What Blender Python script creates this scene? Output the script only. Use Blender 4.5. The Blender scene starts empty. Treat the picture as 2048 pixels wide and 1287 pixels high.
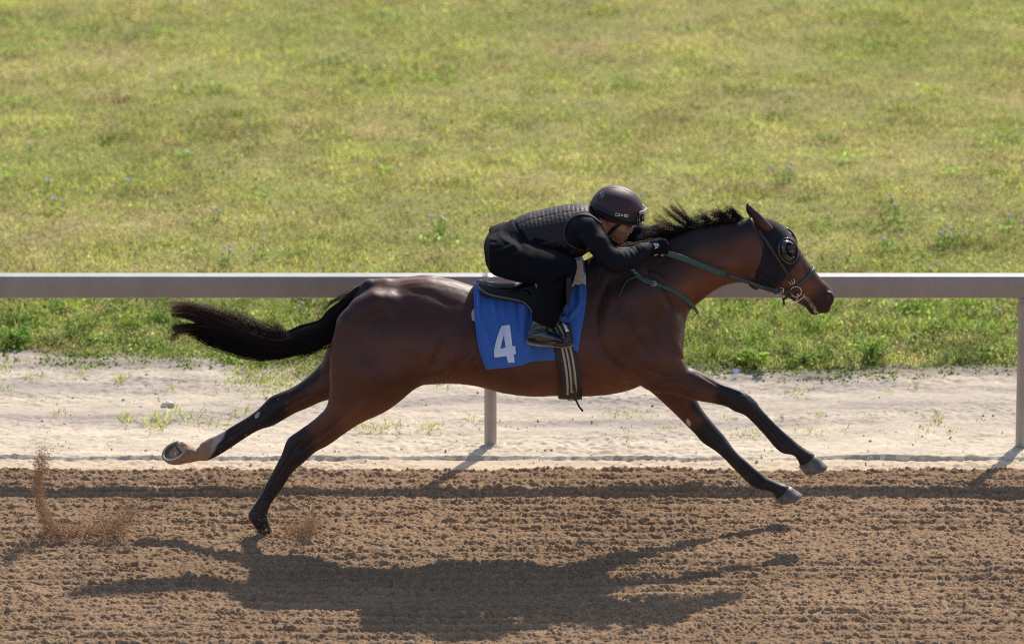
import bpy, bmesh, math, random, os
import numpy as np
import openvdb as vdb
from mathutils import Vector, Matrix
from mathutils.bvhtree import BVHTree
from mathutils.geometry import delaunay_2d_cdt

random.seed(7)
RNG = np.random.default_rng(11)
SC = bpy.context.scene
COL = SC.collection

# ------------------------------------------------------------------ camera
PITCH = math.radians(15.0)
DIST = 34.0            # metres from the camera to the horse
PXM = 400.0            # photograph pixels per metre at the horse
FPX = PXM * DIST       # focal length in photograph pixels
Z0 = 1.09              # height the middle of the picture has at the horse
CP, SP = math.cos(PITCH), math.sin(PITCH)
CAM = np.array([0.0, -DIST * CP, Z0 + DIST * SP])

cam_data = bpy.data.cameras.new("camera")
cam = bpy.data.objects.new("camera", cam_data)
COL.objects.link(cam)
cam.location = CAM
cam.rotation_euler = (math.pi / 2 - PITCH, 0, 0)
cam_data.sensor_width = 36.0
cam_data.lens = FPX / 2048.0 * 36.0
cam_data.clip_end = 2000.0
cam_data.dof.use_dof = True
cam_data.dof.focus_distance = DIST
cam_data.dof.aperture_fstop = cam_data.lens / 95.0      # 95 mm wide opening
SC.camera = cam
SC.render.resolution_x, SC.render.resolution_y = 1024, 643

# ------------------------------------------------------------------ light
SUN_DIR = Vector((0.405, 0.990, 1.0)).normalized()      # towards the sun
SUN_EL = math.asin(SUN_DIR.z)
SUN_AZ = math.atan2(SUN_DIR.x, SUN_DIR.y)               # clockwise from +Y
world = bpy.data.worlds.new("World")
SC.world = world
world.use_nodes = True
wn = world.node_tree.nodes
sky = wn.new("ShaderNodeTexSky")
sky.sky_type = 'NISHITA'
sky.sun_disc = False
sky.sun_elevation = SUN_EL
sky.sun_rotation = SUN_AZ
sky.air_density = 1.0
sky.dust_density = 1.6
wn["Background"].inputs[1].default_value = 0.135
world.node_tree.links.new(sky.outputs[0], wn["Background"].inputs[0])
sun_data = bpy.data.lights.new("sun", 'SUN')
sun_data.energy = 4.4
sun_data.angle = math.radians(0.8)
sun_data.color = (1.0, 0.93, 0.83)
sun = bpy.data.objects.new("sun", sun_data)
COL.objects.link(sun)
sun.rotation_euler = SUN_DIR.to_track_quat('Z', 'Y').to_euler()
SC.view_settings.view_transform = 'Standard'
SC.view_settings.look = 'None'
SC.view_settings.exposure = 0.35
SC.view_settings.gamma = 1.0
SC.cycles.max_bounces = 6
SC.cycles.transparent_max_bounces = 8
SC.cycles.use_denoising = False      # the fine grain is that of a photograph
SC.cycles.use_adaptive_sampling = False
SC.cycles.sample_clamp_indirect = 4.0
SC.cycles.filter_width = 1.15

# ------------------------------------------------------------------ helpers
def P(px, py, Y=0.0):
    """world point at depth Y that lies behind photograph pixel (px, py)"""
    d = np.array([(px - 1024.0) / FPX, CP + SP * (643.5 - py) / FPX, -SP + CP * (643.5 - py) / FPX])
    return CAM + d * ((Y - CAM[1]) / d[1])

def G(px, py, z=0.0):
    """world point at height z behind photograph pixel (px, py)"""
    d = np.array([(px - 1024.0) / FPX, CP + SP * (643.5 - py) / FPX, -SP + CP * (643.5 - py) / FPX])
    return CAM + d * ((z - CAM[2]) / d[2])

def proj(v):
    """photograph pixel of world points (n,3)"""
    r = np.asarray(v) - CAM
    dep = r[:, 1] * CP - r[:, 2] * SP
    up = r[:, 1] * SP + r[:, 2] * CP
    return 1024 + FPX * r[:, 0] / dep, 643.5 - FPX * up / dep

def fade(t):
    return t * t * t * (t * (t * 6 - 15) + 10)

def _hash(*a):
    h = np.zeros(np.broadcast(*a).shape, dtype=np.uint32)
    for k, m in zip(a, (374761393, 668265263, 2147483647, 1274126177)):
        h = h + k.astype(np.int64).astype(np.uint32) * np.uint32(m)
    h = (h ^ (h >> np.uint32(13))) * np.uint32(1274126177)
    h = h ^ (h >> np.uint32(16))
    return h

def noise2(x, y, seed=0):
    xi, yi = np.floor(x), np.floor(y)
    xf, yf = x - xi, y - yi
    u, v = fade(xf), fade(yf)
    s = np.full(1, seed * 7919 + 13)
    def g(ix, iy, fx, fy):
        a = _hash(ix, iy, s).astype(np.float32) * np.float32(2 * math.pi / 4294967296.0)
        return np.cos(a) * fx + np.sin(a) * fy
    a = g(xi, yi, xf, yf); b = g(xi + 1, yi, xf - 1, yf)
    c = g(xi, yi + 1, xf, yf - 1); d = g(xi + 1, yi + 1, xf - 1, yf - 1)
    return (a + u * (b - a) + v * (c - a + u * (a - b - c + d))) * 1.5

def fbm2(x, y, o=4, seed=0):
    r, a = 0, 1.0
    for k in range(o):
        r = r + a * noise2(x * 2 ** k, y * 2 ** k, seed + k); a *= 0.5
    return r

def noise3(x, y, z, seed=0):
    xi, yi, zi = np.floor(x), np.floor(y), np.floor(z)
    u, v, w = fade(x - xi), fade(y - yi), fade(z - zi)
    s = np.full(1, seed * 7919 + 13)
    r = 0
    for dx in (0, 1):
        for dy in (0, 1):
            for dz in (0, 1):
                h = _hash(xi + dx, yi + dy, zi + dz, s).astype(np.float32) / np.float32(2147483648.0) - 1
                r = r + h * (u if dx else 1 - u) * (v if dy else 1 - v) * (w if dz else 1 - w)
    return r

def tag(o, label=None, cat=None, group=None, kind=None):
    if label: o['label'] = label
    if cat: o['category'] = cat
    if group: o['group'] = group
    if kind: o['kind'] = kind
    return o

def empty(name, loc=(0, 0, 0)):
    o = bpy.data.objects.new(name, None)
    o.location = loc
    o.empty_display_size = 0.1
    COL.objects.link(o)
    return o

def link(name, me, mat=None, parent=None, smooth=True):
    o = bpy.data.objects.new(name, me)
    COL.objects.link(o)
    if mat is not None:
        me.materials.append(mat)
    if smooth and len(me.polygons):
        me.polygons.foreach_set("use_smooth", np.ones(len(me.polygons), dtype=bool))
    if parent is not None:
        o.parent = parent
        o.matrix_parent_inverse = Matrix.Translation(parent.location).inverted()
    return o

def mesh_np(name, V, F, mat=None, parent=None, smooth=True, color=None):
    """mesh from arrays: F is (n,3) or (n,4), or a list of such arrays"""
    me = bpy.data.meshes.new(name)
    Fs = [f for f in (F if isinstance(F, list) else [F]) if len(f)]
    V = np.ascontiguousarray(V, dtype=np.float32)
    me.vertices.add(len(V)); me.vertices.foreach_set("co", V.ravel())
    loops = np.concatenate([np.asarray(f, dtype=np.int32).ravel() for f in Fs])
    sizes = np.concatenate([np.full(len(f), np.asarray(f).shape[1], dtype=np.int32) for f in Fs])
    me.loops.add(len(loops)); me.loops.foreach_set("vertex_index", loops)
    me.polygons.add(len(sizes))
    me.polygons.foreach_set("loop_start", np.concatenate([[0], np.cumsum(sizes)[:-1]]).astype(np.int32))
    me.update(calc_edges=True)
    if color is not None:
        ca = me.color_attributes.new("tint", 'FLOAT_COLOR', 'POINT')
        c = np.ones((len(V), 4), dtype=np.float32); c[:, :color.shape[1]] = color
        ca.data.foreach_set("color", c.ravel())
    me.validate()
    return link(name, me, mat, parent, smooth)

def catmull(A, n):
    """Catmull-Rom through the rows of A, n steps between rows"""
    A = np.asarray(A, dtype=float)
    B = np.vstack([2 * A[0] - A[1], A, 2 * A[-1] - A[-2]])
    out = []
    for i in range(1, len(B) - 2):
        p0, p1, p2, p3 = B[i - 1], B[i], B[i + 1], B[i + 2]
        for k in range(n):
            t = k / n
            out.append(0.5 * ((2 * p1) + (-p0 + p2) * t + (2 * p0 - 5 * p1 + 4 * p2 - p3) * t * t + (-p0 + 3 * p1 - 3 * p2 + p3) * t ** 3))
    out.append(B[-2])
    return np.array(out)

# ------------------------------------------------------------------ materials
def mat(name, base=(0.5, 0.5, 0.5), rough=0.6, metal=0.0, spec=0.5, sheen=0.0, bump=None, vary=None, tint=False, trans=0.0, coat=0.0):
    m = bpy.data.materials.new(name)
    m.use_nodes = True
    nt = m.node_tree; N = nt.nodes; L = nt.links
    b = N["Principled BSDF"]
    b.inputs["Base Color"].default_value = (*base, 1)
    b.inputs["Roughness"].default_value = rough
    b.inputs["Metallic"].default_value = metal
    b.inputs["Specular IOR Level"].default_value = spec
    b.inputs["Sheen Weight"].default_value = sheen
    b.inputs["Coat Weight"].default_value = coat
    col = None
    if tint:
        a = N.new("ShaderNodeAttribute"); a.attribute_name = "tint"; col = a.outputs["Color"]
    tc = N.new("ShaderNodeTexCoord")
    if vary:                       # (scale, amount[, detail])
        nz = N.new("ShaderNodeTexNoise"); nz.inputs["Scale"].default_value = vary[0]
        nz.inputs["Detail"].default_value = vary[2] if len(vary) > 2 else 4
        L.new(tc.outputs["Object"], nz.inputs["Vector"])
        mr = N.new("ShaderNodeMapRange")
        mr.inputs[1].default_value = 0.25; mr.inputs[2].default_value = 0.75
        mr.inputs[3].default_value = 1 - vary[1]; mr.inputs[4].default_value = 1 + vary[1]
        L.new(nz.outputs["Fac"], mr.inputs[0])
        mx = N.new("ShaderNodeMix"); mx.data_type = 'RGBA'; mx.blend_type = 'MULTIPLY'
        mx.inputs[0].default_value = 1.0
        if col is None: mx.inputs[6].default_value = (*base, 1)
        else: L.new(col, mx.inputs[6])
        L.new(mr.outputs[0], mx.inputs[7])
        col = mx.outputs[2]
    if col is not None:
        L.new(col, b.inputs["Base Color"])
    if bump:                       # (scale, strength, distance)
        nz = N.new("ShaderNodeTexNoise"); nz.inputs["Scale"].default_value = bump[0]; nz.inputs["Detail"].default_value = 5
        L.new(tc.outputs["Object"], nz.inputs["Vector"])
        bp = N.new("ShaderNodeBump"); bp.inputs["Strength"].default_value = bump[1]; bp.inputs["Distance"].default_value = bump[2]
        L.new(nz.outputs["Fac"], bp.inputs["Height"]); L.new(bp.outputs[0], b.inputs["Normal"])
    if trans > 0:
        tr = N.new("ShaderNodeBsdfTranslucent"); ms = N.new("ShaderNodeMixShader"); ms.inputs[0].default_value = trans
        if col is None: tr.inputs[0].default_value = (*base, 1)
        else: L.new(col, tr.inputs[0])
        L.new(b.outputs[0], ms.inputs[1]); L.new(tr.outputs[0], ms.inputs[2])
        L.new(ms.outputs[0], N["Material Output"].inputs[0])
    return m

# ------------------------------------------------------------------ solid modelling on a voxel field
def smin(a, b, k):
    if k <= 0: return np.minimum(a, b)
    h = np.maximum(k - np.abs(a - b), 0) / k
    return np.minimum(a, b) - h * h * k * 0.25

class Field:
    NB = 8
    def __init__(self, lo, hi, v):
        self.v = v
        self.i0 = np.floor(np.array(lo) / v).astype(int)
        self.n = np.ceil(np.array(hi) / v).astype(int) - self.i0 + 1
        self.big = v * self.NB
        self.a = np.full(self.n, self.big, dtype=np.float32)
    def copy(self):
        f = Field.__new__(Field); f.v, f.i0, f.n, f.big, f.a = self.v, self.i0, self.n, self.big, self.a.copy()
        return f
    def win(self, lo, hi):
        a = np.clip(np.floor(np.array(lo) / self.v).astype(int) - self.i0 - self.NB, 0, self.n)
        b = np.clip(np.ceil(np.array(hi) / self.v).astype(int) - self.i0 + self.NB, 0, self.n)
        sl = tuple(slice(p, q) for p, q in zip(a, b))
        X, Y, Z = [((self.i0[k] + np.arange(a[k], b[k])) * self.v).astype(np.float32) for k in range(3)]
        return sl, X[:, None, None], Y[None, :, None], Z[None, None, :]
    def comb(self, sl, d, k, op):
        if self.a[sl].size == 0: return
        d = np.clip(d, -self.big, self.big)
        if op == 'u': self.a[sl] = smin(self.a[sl], d, k)
        elif op == 's': self.a[sl] = -smin(-self.a[sl], d, k)
        elif op == 'i': self.a[sl] = -smin(-self.a[sl], -d, k)
    def ell(self, c, r, k=0.02, op='u', rot=None):
        """ellipsoid; rot = (angle in the x-z plane)"""
        c = np.asarray(c, float); R = max(r)
        sl, X, Y, Z = self.win(c - R, c + R)
        x, y, z = X - c[0], Y - c[1], Z - c[2]
        if rot:
            ca, sa = math.cos(rot), math.sin(rot)
            x, z = x * ca + z * sa, -x * sa + z * ca
        q = np.sqrt((x / r[0]) ** 2 + (y / r[1]) ** 2 + (z / r[2]) ** 2)
        q2 = np.sqrt((x / r[0] ** 2) ** 2 + (y / r[1] ** 2) ** 2 + (z / r[2] ** 2) ** 2) + 1e-6
        self.comb(sl, q * (q - 1) / q2, k, op)
    def cap(self, p, q, r1, r2=None, k=0.02, op='u'):
        p, q = np.asarray(p, float), np.asarray(q, float)
        r2 = r1 if r2 is None else r2
        R = max(r1, r2)
        sl, X, Y, Z = self.win(np.minimum(p, q) - R, np.maximum(p, q) + R)
        d = q - p; L2 = max(float(d @ d), 1e-9)
        t = np.clip(((X - p[0]) * d[0] + (Y - p[1]) * d[1] + (Z - p[2]) * d[2]) / L2, 0, 1)
        dist = np.sqrt((X - p[0] - t * d[0]) ** 2 + (Y - p[1] - t * d[1]) ** 2 + (Z - p[2] - t * d[2]) ** 2)
        self.comb(sl, dist - (r1 + t * (r2 - r1)), k, op)
    def chain(self, pts, k=0.02, op='u'):
        for (p, r), (q, s) in zip(pts[:-1], pts[1:]):
            self.cap(p, q, r, s, k, op)
    def mesh(self, V, T, k=0.02, op='u'):
        tf = vdb.createLinearTransform(voxelSize=self.v)
        g = vdb.FloatGrid.createLevelSetFromPolygons(np.ascontiguousarray(V, dtype=np.float32), triangles=np.ascontiguousarray(T, dtype=np.uint32), transform=tf, exBandWidth=float(self.NB), inBandWidth=float(self.NB))
        sl, X, Y, Z = self.win(V.min(0), V.max(0))
        tmp = np.full(self.a[sl].shape, self.big, dtype=np.float32)
        g.copyToArray(tmp, ijk=tuple(int(self.i0[j] + sl[j].start) for j in range(3)))
        self.comb(sl, tmp, k, op)
    def to_mesh(self):
        g = vdb.FloatGrid(float(self.big))
        g.copyFromArray(self.a, ijk=tuple(int(x) for x in self.i0))
        g.transform = vdb.createLinearTransform(voxelSize=self.v)
        V, Q = g.convertToQuads(0.0)
        return V, Q.astype(np.int32)
    def shell(self, off, poly=None, Ysurf=0.0, side=None, folds=None, hide=None, k=0.0):
        """this solid grown by off (m) and cut to a polygon drawn in the side view: a garment"""
        f = self.copy()
        f.a = f.a - off
        if folds is not None:
            idx = np.argwhere(np.abs(f.a) < 3 * self.v)
            w = (idx + self.i0) * self.v
            f.a[tuple(idx.T)] -= folds(w[:, 0], w[:, 1], w[:, 2]).astype(np.float32)
        if poly is not None:
            pw = []
            for x, y in poly:
                w_ = P(x, y, Ysurf)
                if hide is not None:
                    p_, n_ = on_side(hide, x, y, Ysurf)
                    if p_ is not None: w_ = p_
                pw.append(w_[[0, 2]])
            pw = np.array(pw)
            X = (self.i0[0] + np.arange(self.n[0])) * self.v
            Z = (self.i0[2] + np.arange(self.n[2])) * self.v
            d = poly_sdf(X[:, None], Z[None, :], pw).astype(np.float32)
            f.a = -smin(-f.a, -np.clip(d, -self.big, self.big)[:, None, :], k)
        if side is not None:
            Y = (self.i0[1] + np.arange(self.n[1])) * self.v
            f.a = np.maximum(f.a, np.clip(side * (Y - 0.0), -self.big, self.big)[None, :, None].astype(np.float32))
        return f

def poly_sdf(X, Z, pts):
    d = np.full(np.broadcast(X, Z).shape, 1e9); inside = np.zeros(d.shape, bool)
    n = len(pts)
    for i in range(n):
        ax, az = pts[i]; bx, bz = pts[(i + 1) % n]
        ex, ez = bx - ax, bz - az
        t = np.clip(((X - ax) * ex + (Z - az) * ez) / (ex * ex + ez * ez + 1e-12), 0, 1)
        d = np.minimum(d, (X - ax - t * ex) ** 2 + (Z - az - t * ez) ** 2)
        c = ((az > Z) != (bz > Z)) & (X < (bx - ax) * (Z - az) / (bz - az + 1e-12) + ax)
        inside ^= c
    d = np.sqrt(d)
    return np.where(inside, -d, d)

def loft(st, n=6, M=36, smooth=True, ex=2.0):
    """closed skin through stations (x1,y1, x2,y2, halfwidth, Y[, bias]): two outline pixels and a depth"""
    st = [tuple(s) + ((0.0,) if len(s) == 6 else ()) for s in st]
    S = catmull(st, n) if smooth else np.array(st, float)
    rings = []
    for x1, y1, x2, y2, w, Y, b in S:
        A, B = P(x1, y1, Y), P(x2, y2, Y)
        c = (A + B) / 2; e = A - B; Lh = np.linalg.norm(e) / 2; e = e / (2 * Lh)
        # the outline seen from above also holds some of the width: take it out
        dx, dy = e[0], e[2] * CP; q = math.hypot(dx, dy); dx, dy = dx / q, dy / q
        E = Lh * q; E2 = max(E * E - (w * SP * dy) ** 2, (0.5 * E) ** 2)
        h = math.sqrt(E2) / q
        t = np.linspace(0, 2 * math.pi, M, endpoint=False)
        ct, stt = np.cos(t), np.sin(t)
        cc = np.sign(ct) * np.abs(ct) ** (2 / ex); ss = np.sign(stt) * np.abs(stt) ** (2 / ex)
        ring = c + np.outer(h * cc, e) + np.outer(w * ss * (1 - b * ct), [0, 1, 0])
        rings.append(ring)
    V = np.concatenate(rings + [rings[0].mean(0)[None], rings[-1].mean(0)[None]])
    T = []
    R = len(rings)
    for r in range(R - 1):
        for j in range(M):
            a, b_ = r * M + j, r * M + (j + 1) % M
            T += [(a, b_, b_ + M), (a, b_ + M, a + M)]
    for j in range(M):
        T += [(R * M, (j + 1) % M, j), (R * M + 1, (R - 1) * M + j, (R - 1) * M + (j + 1) % M)]
    return V, np.array(T)

def tube(pts, rad, M=6, flat=None):
    """round tube along points; rad number or list"""
    pts = np.asarray(pts, float); n = len(pts)
    rad = np.full(n, rad) if np.isscalar(rad) else np.asarray(rad)
    T = np.gradient(pts, axis=0); T /= np.linalg.norm(T, axis=1)[:, None] + 1e-12
    u = np.array([0.13, -0.97, 0.2]); V = []
    for i in range(n):
        u = u - T[i] * (u @ T[i]); u /= np.linalg.norm(u) + 1e-12
        w = np.cross(T[i], u)
        a = np.linspace(0, 2 * math.pi, M, endpoint=False)
        V.append(pts[i] + rad[i] * (np.outer(np.cos(a), u) + np.outer(np.sin(a), w)))
    V = np.concatenate(V + [pts[:1], pts[-1:]])
    Q = [(r * M + j, r * M + (j + 1) % M, (r + 1) * M + (j + 1) % M, (r + 1) * M + j) for r in range(n - 1) for j in range(M)]
    Tt = [(n * M, (j + 1) % M, j) for j in range(M)] + [(n * M + 1, (n - 1) * M + j, (n - 1) * M + (j + 1) % M) for j in range(M)]
    return V, [np.array(Q), np.array(Tt)]

def join(parts):
    """join [(V, [F...]), ...]"""
    Vs, F3, F4, o = [], [], [], 0
    for V, F in parts:
        for f in (F if isinstance(F, list) else [F]):
            f = np.asarray(f)
            if len(f): (F3 if f.shape[1] == 3 else F4).append(f + o)
        Vs.append(V); o += len(V)
    return np.concatenate(Vs), [np.concatenate(x) for x in (F3, F4) if x]

def strap(pts, nrm, width, thick=0.003):
    """flat strap: centre points, outward normals, width, thickness"""
    pts, nrm = np.asarray(pts, float), np.asarray(nrm, float)
    n = len(pts); width = np.full(n, width) if np.isscalar(width) else np.asarray(width)
    T = np.gradient(pts, axis=0)
    S = np.cross(T, nrm); S /= np.linalg.norm(S, axis=1)[:, None] + 1e-12
    nn = nrm / (np.linalg.norm(nrm, axis=1)[:, None] + 1e-12)
    w = S * width[:, None] / 2
    e = 0.86
    prof = [(-1, 0), (-e, 1), (e, 1), (1, 0), (e, -1), (-e, -1)]
    V = np.stack([pts + w * a + nn * thick / 2 * b for a, b in prof], 1).reshape(-1, 3)
    M = 6
    Q = [(r * M + j, r * M + (j + 1) % M, (r + 1) * M + (j + 1) % M, (r + 1) * M + j) for r in range(n - 1) for j in range(M)]
    Q += [(0, 1, 2, 3), (0, 3, 4, 5)] + [((n - 1) * M + a, (n - 1) * M + b, (n - 1) * M + c, (n - 1) * M + d) for a, b, c, d in ((3, 2, 1, 0), (5, 4, 3, 0))]
    return V, [np.array(Q)]

def bvh_of(objs):
    V, F = [], []
    for o in objs:
        me = o.data; n = len(V)
        co = np.empty(len(me.vertices) * 3); me.vertices.foreach_get("co", co); co = co.reshape(-1, 3)
        k = len(V); V.extend(co.tolist())
        F.extend([[a + k for a in p.vertices] for p in me.polygons])
    return BVHTree.FromPolygons(V, F)

def cast(bvh, p, d):
    h = bvh.ray_cast(Vector(p), Vector(d))
    return (np.array(h[0]), np.array(h[1])) if h[0] is not None else (None, None)

def on_side(bvh, px, py, Y=-0.15, far=False):
    """surface point seen at a photograph pixel"""
    d = np.array([(px - 1024.0) / FPX, CP + SP * (643.5 - py) / FPX, -SP + CP * (643.5 - py) / FPX])
    d = d / np.linalg.norm(d)
    return cast(bvh, CAM + d * 25.0, d)

def strap_on(bvh, pix, width, off=0.004, thick=0.003, n=6, Y=-0.15, fixn=None):
    path = catmull(pix, n); pts, nr = [], []
    for x, y in path:
        p, m = on_side(bvh, x, y, Y)
        if p is None: continue
        pts.append(p); nr.append(m)
    pts, nr = np.array(pts), np.array(nr)
    for _ in range(3):
        nr[1:-1] = (nr[:-2] + nr[1:-1] * 2 + nr[2:]) / 4
        pts[1:-1, 1] = np.minimum(pts[1:-1, 1], (pts[:-2, 1] + pts[1:-1, 1] * 2 + pts[2:, 1]) / 4)
    nr /= np.linalg.norm(nr, axis=1)[:, None]
    return strap(pts + nr * off, nr, width, thick), pts, nr

def ring_on(bvh, c, ax, up, width, off=0.004, thick=0.003, n=48, a0=0, a1=2 * math.pi, R=0.6):
    """strap round a body: rays towards c in the plane across ax"""
    c, ax, up = (np.asarray(q, float) for q in (c, ax, up))
    ax = ax / np.linalg.norm(ax); up = up - ax * (up @ ax); up /= np.linalg.norm(up); sd = np.cross(ax, up)
    pts, nr = [], []
    for a in np.linspace(a0, a1, n):
        d = up * math.cos(a) + sd * math.sin(a)
        p, m = cast(bvh, c + d * R, -d)
        if p is None: continue
        pts.append(p); nr.append(d)
    pts = np.array(pts)
    return strap(pts + np.array(nr) * off, np.array(nr), width, thick)

def decal(bvh, outer, holes, mat_, name, parent, off=0.003, step=2.2, Y=-0.2):
    """a thin patch lying on a surface: outlines in photograph pixels"""
    def dense(pl):
        out = []
        for i in range(len(pl)):
            a, b = np.array(pl[i], float), np.array(pl[(i + 1) % len(pl)], float)
            m = max(1, int(np.linalg.norm(b - a) / step))
            out += [a + (b - a) * j / m for j in range(m)]
        return out
    vs, faces = [], []
    for pl in [outer] + holes:
        d = dense(pl); faces.append(list(range(len(vs), len(vs) + len(d)))); vs += d
    arr = np.array(vs)
    xs = np.arange(arr[:, 0].min(), arr[:, 0].max(), step); ys = np.arange(arr[:, 1].min(), arr[:, 1].max(), step)
    gx, gy = np.meshgrid(xs, ys); s = poly_sdf(gx, gy, np.array(outer, float))
    ok = s < -step * 0.4
    for h in holes: ok &= poly_sdf(gx, gy, np.array(h, float)) > step * 0.4
    vs += [np.array(q) for q in zip(gx[ok], gy[ok])]
    r = delaunay_2d_cdt([Vector(v) for v in vs], [], faces, 0, 1e-5)
    V2, F2 = r[0], r[2]
    keep = []
    for f in F2:
        c = sum((Vector(V2[i]) for i in f), Vector((0, 0))) / len(f)
        if poly_sdf(np.array([c.x]), np.array([c.y]), np.array(outer, float))[0] > 0: continue
        if any(poly_sdf(np.array([c.x]), np.array([c.y]), np.array(h, float))[0] < 0 for h in holes): continue
        keep.append(tuple(f))
    V3 = []
    for v in V2:
        p, n_ = on_side(bvh, v.x, v.y, Y)
        if p is None: p, n_ = P(v.x, v.y, Y), np.array([0, -1.0, 0])
        V3.append(p + n_ * off)
    V3 = np.array(V3); n = len(V3)
    me = bpy.data.meshes.new(name)
    me.from_pydata([tuple(v) for v in V3], [], [k if (Vector(V3[k[1]] - V3[k[0]]).cross(Vector(V3[k[2]] - V3[k[0]]))).y < 0 else k[::-1] for k in keep])
    return link(name, me, mat_, parent)
# ------------------------------------------------------------------ ground
TRACK_Y = G(1024, 938)[1]      # far edge of the harrowed dirt
STEP_Y = G(1024, 919)[1]
GRASS_PX = [(-400, 712), (0, 715), (150, 722), (300, 730), (420, 724), (500, 744), (650, 738), (1000, 742), (1350, 738), (1500, 748), (1650, 750), (1750, 752), (1900, 744), (2000, 738), (2500, 728)]
_gp = np.array([G(a, b)[:2] for a, b in GRASS_PX])
def grass_edge(x):
    return np.interp(x, _gp[:, 0], _gp[:, 1]) + 0.05 * noise2(x * 3.1, x * 0 + 3, 5) + 0.03 * noise2(x * 9.0, x * 0 + 3, 6)

def dirt_h(x, y):
    h = 0.010 * noise2(x * 0.7, y * 1.3, 1) + 0.006 * noise2(x * 2.2, y * 4, 2)
    wob = 0.9 * noise2(x * 0.5, y * 1.2, 3) + 0.25 * noise2(x * 3, y * 3, 7)
    har = np.sin(2 * math.pi * (y / 0.118 + wob * 0.45))
    h = h + 0.0075 * har * (0.7 + noise2(x * 0.9, y * 2, 8)) + 0.003 * np.abs(np.sin(math.pi * (y / 0.31 + 0.2 * wob)))
    m = np.clip(0.98 + 0.45 * noise2(x * 2.3, y * 4.5, 4) + 0.35 * noise2(x * 7, y * 11, 9), 0.6, 1.45)
    wx = 0.035 * noise2(x / 0.17, y / 0.14, 18); wy = 0.030 * noise2(x / 0.15, y / 0.16, 19)
    xs_, ys_ = x + wx, y + wy
    n1 = noise2(xs_ / 0.062, ys_ / 0.036, 10)
    n2 = noise2(xs_ / 0.026 + 0.6 * n1, ys_ / 0.020, 11)
    n3 = noise2(x / 0.013, y / 0.013, 12)
    h = h + m * (0.0140 * (0.5 - np.abs(n1) * 1.6)) + (0.5 + 0.5 * m) * 0.0120 * (0.5 - np.abs(n2) * 1.5) + 0.0055 * n3
    # scattered larger clods
    big = noise2(x / 0.075, y / 0.06, 15)
    h = h + 0.040 * np.clip(big - 0.45, 0, 1) * np.clip(0.6 + noise2(x * 2, y * 2, 16), 0, 1.5)
    # hoof marks of earlier gallops
    pit = noise2(x / 0.22, y / 0.16, 17)
    h = h - 0.022 * np.clip(-pit - 0.42, 0, 1)
    return h

MOUNDS = [(*G(536, 1074)[:2], 0.030, 0.055), (*G(605, 1070)[:2], 0.02, 0.07), (*G(110, 1068)[:2], 0.02, 0.08), (*G(215, 1066)[:2], 0.018, 0.08)]
def dirt_z(x, y):
    e = TRACK_Y + 0.025 * noise2(x * 4, x * 0, 21) + 0.012 * noise2(x * 14, x * 0, 22)
    t = np.clip((e - y) / 0.03, 0, 1)
    h = dirt_h(x, y)
    for mx, my, mh, mr in MOUNDS: h = h + mh * np.exp(-((x - mx) ** 2 + ((y - my) * 1.3) ** 2) / mr ** 2)
    return (h + 0.004) * t - 0.03 * (1 - t) + 0.0

def sand_z(x, y):
    rg = 0.7 + 0.9 * np.clip(noise2(x * 0.8, y * 3, 41), -0.5, 1)
    h = 0.006 * noise2(x * 1.1, y * 2.5, 31) + 0.006 * noise2(x * 4, y * 9, 32) + rg * (0.0062 * noise2(x * 14, y * 20, 33) + 0.0058 * noise2(x / 0.030, y / 0.026, 34))
    ruts = 0.006 * np.clip(noise2(x * 0.35, y * 6.5, 35), -1, 1)
    s = STEP_Y + 0.012 * noise2(x * 2.1, x * 0, 36) + 0.008 * noise2(x * 9, x * 0, 37)
    step = 0.020 * np.clip((y - s) / 0.006 + 0.5, 0, 1) * np.clip(0.85 + 0.9 * noise2(x * 1.2, x * 0 + 7, 38), 0.25, 1.3)
    clod = 0.014 * np.clip(noise2(x / 0.03, y / 0.03, 39) - 0.36, 0, 1) * np.exp(-((y - s - 0.03) / 0.05) ** 2)
    ge = grass_edge(x)
    lip = 0.012 * np.exp(-((y - ge + 0.10) / 0.06) ** 2) * np.clip(0.5 + noise2(x * 0.9, x * 0, 40), 0, 1)
    rise = 0.03 * np.clip((y - ge + 0.3) / 0.5, 0, 1) - 0.12 * np.clip((y - ge - 0.05) / 0.25, 0, 1)
    d = np.clip((y - TRACK_Y + 0.06) / 0.04, 0, 1)
    return (h + ruts + step + clod + lip + rise) * d - 0.03 * (1 - d)

def sheet(name, xs, ys, fz, m, label, color=None):
    X, Y = np.meshgrid(xs, ys)
    x, y = X.ravel(), Y.ravel()
    z = fz(x, y)
    nx, ny = len(xs), len(ys)
    i = np.arange(nx * ny).reshape(ny, nx)
    Q = np.stack([i[:-1, :-1], i[:-1, 1:], i[1:, 1:], i[1:, :-1]], -1).reshape(-1, 4)
    o = mesh_np(name, np.stack([x, y, z], 1), Q, m, None, True, color(x, y, z) if color else None)
    return tag(o, label, None, None, 'structure')

def axis(a, b, fine0, fine1, d, grow=1.25):
    c = list(np.arange(fine0, fine1 + d / 2, d)); s = d
    while c[-1] < b: s *= grow; c.append(c[-1] + s)
    s = d
    while c[0] > a: s *= grow; c.insert(0, c[0] - s)
    return np.array(c)

dirt_mat = mat("harrowed_dirt", (0.36, 0.215, 0.125), 0.95, spec=0.1, tint=True, vary=(55, 0.16, 6), bump=(420, 0.5, 0.004))
sand_mat = mat("pale_sand", (0.6, 0.5, 0.42), 0.95, spec=0.1, tint=True, vary=(30, 0.10, 6), bump=(300, 0.4, 0.003))
field_mat = mat("field_soil", (0.14, 0.13, 0.05), 0.95, spec=0.1, tint=True, vary=(12, 0.25, 6), bump=(80, 0.6, 0.02))

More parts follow.
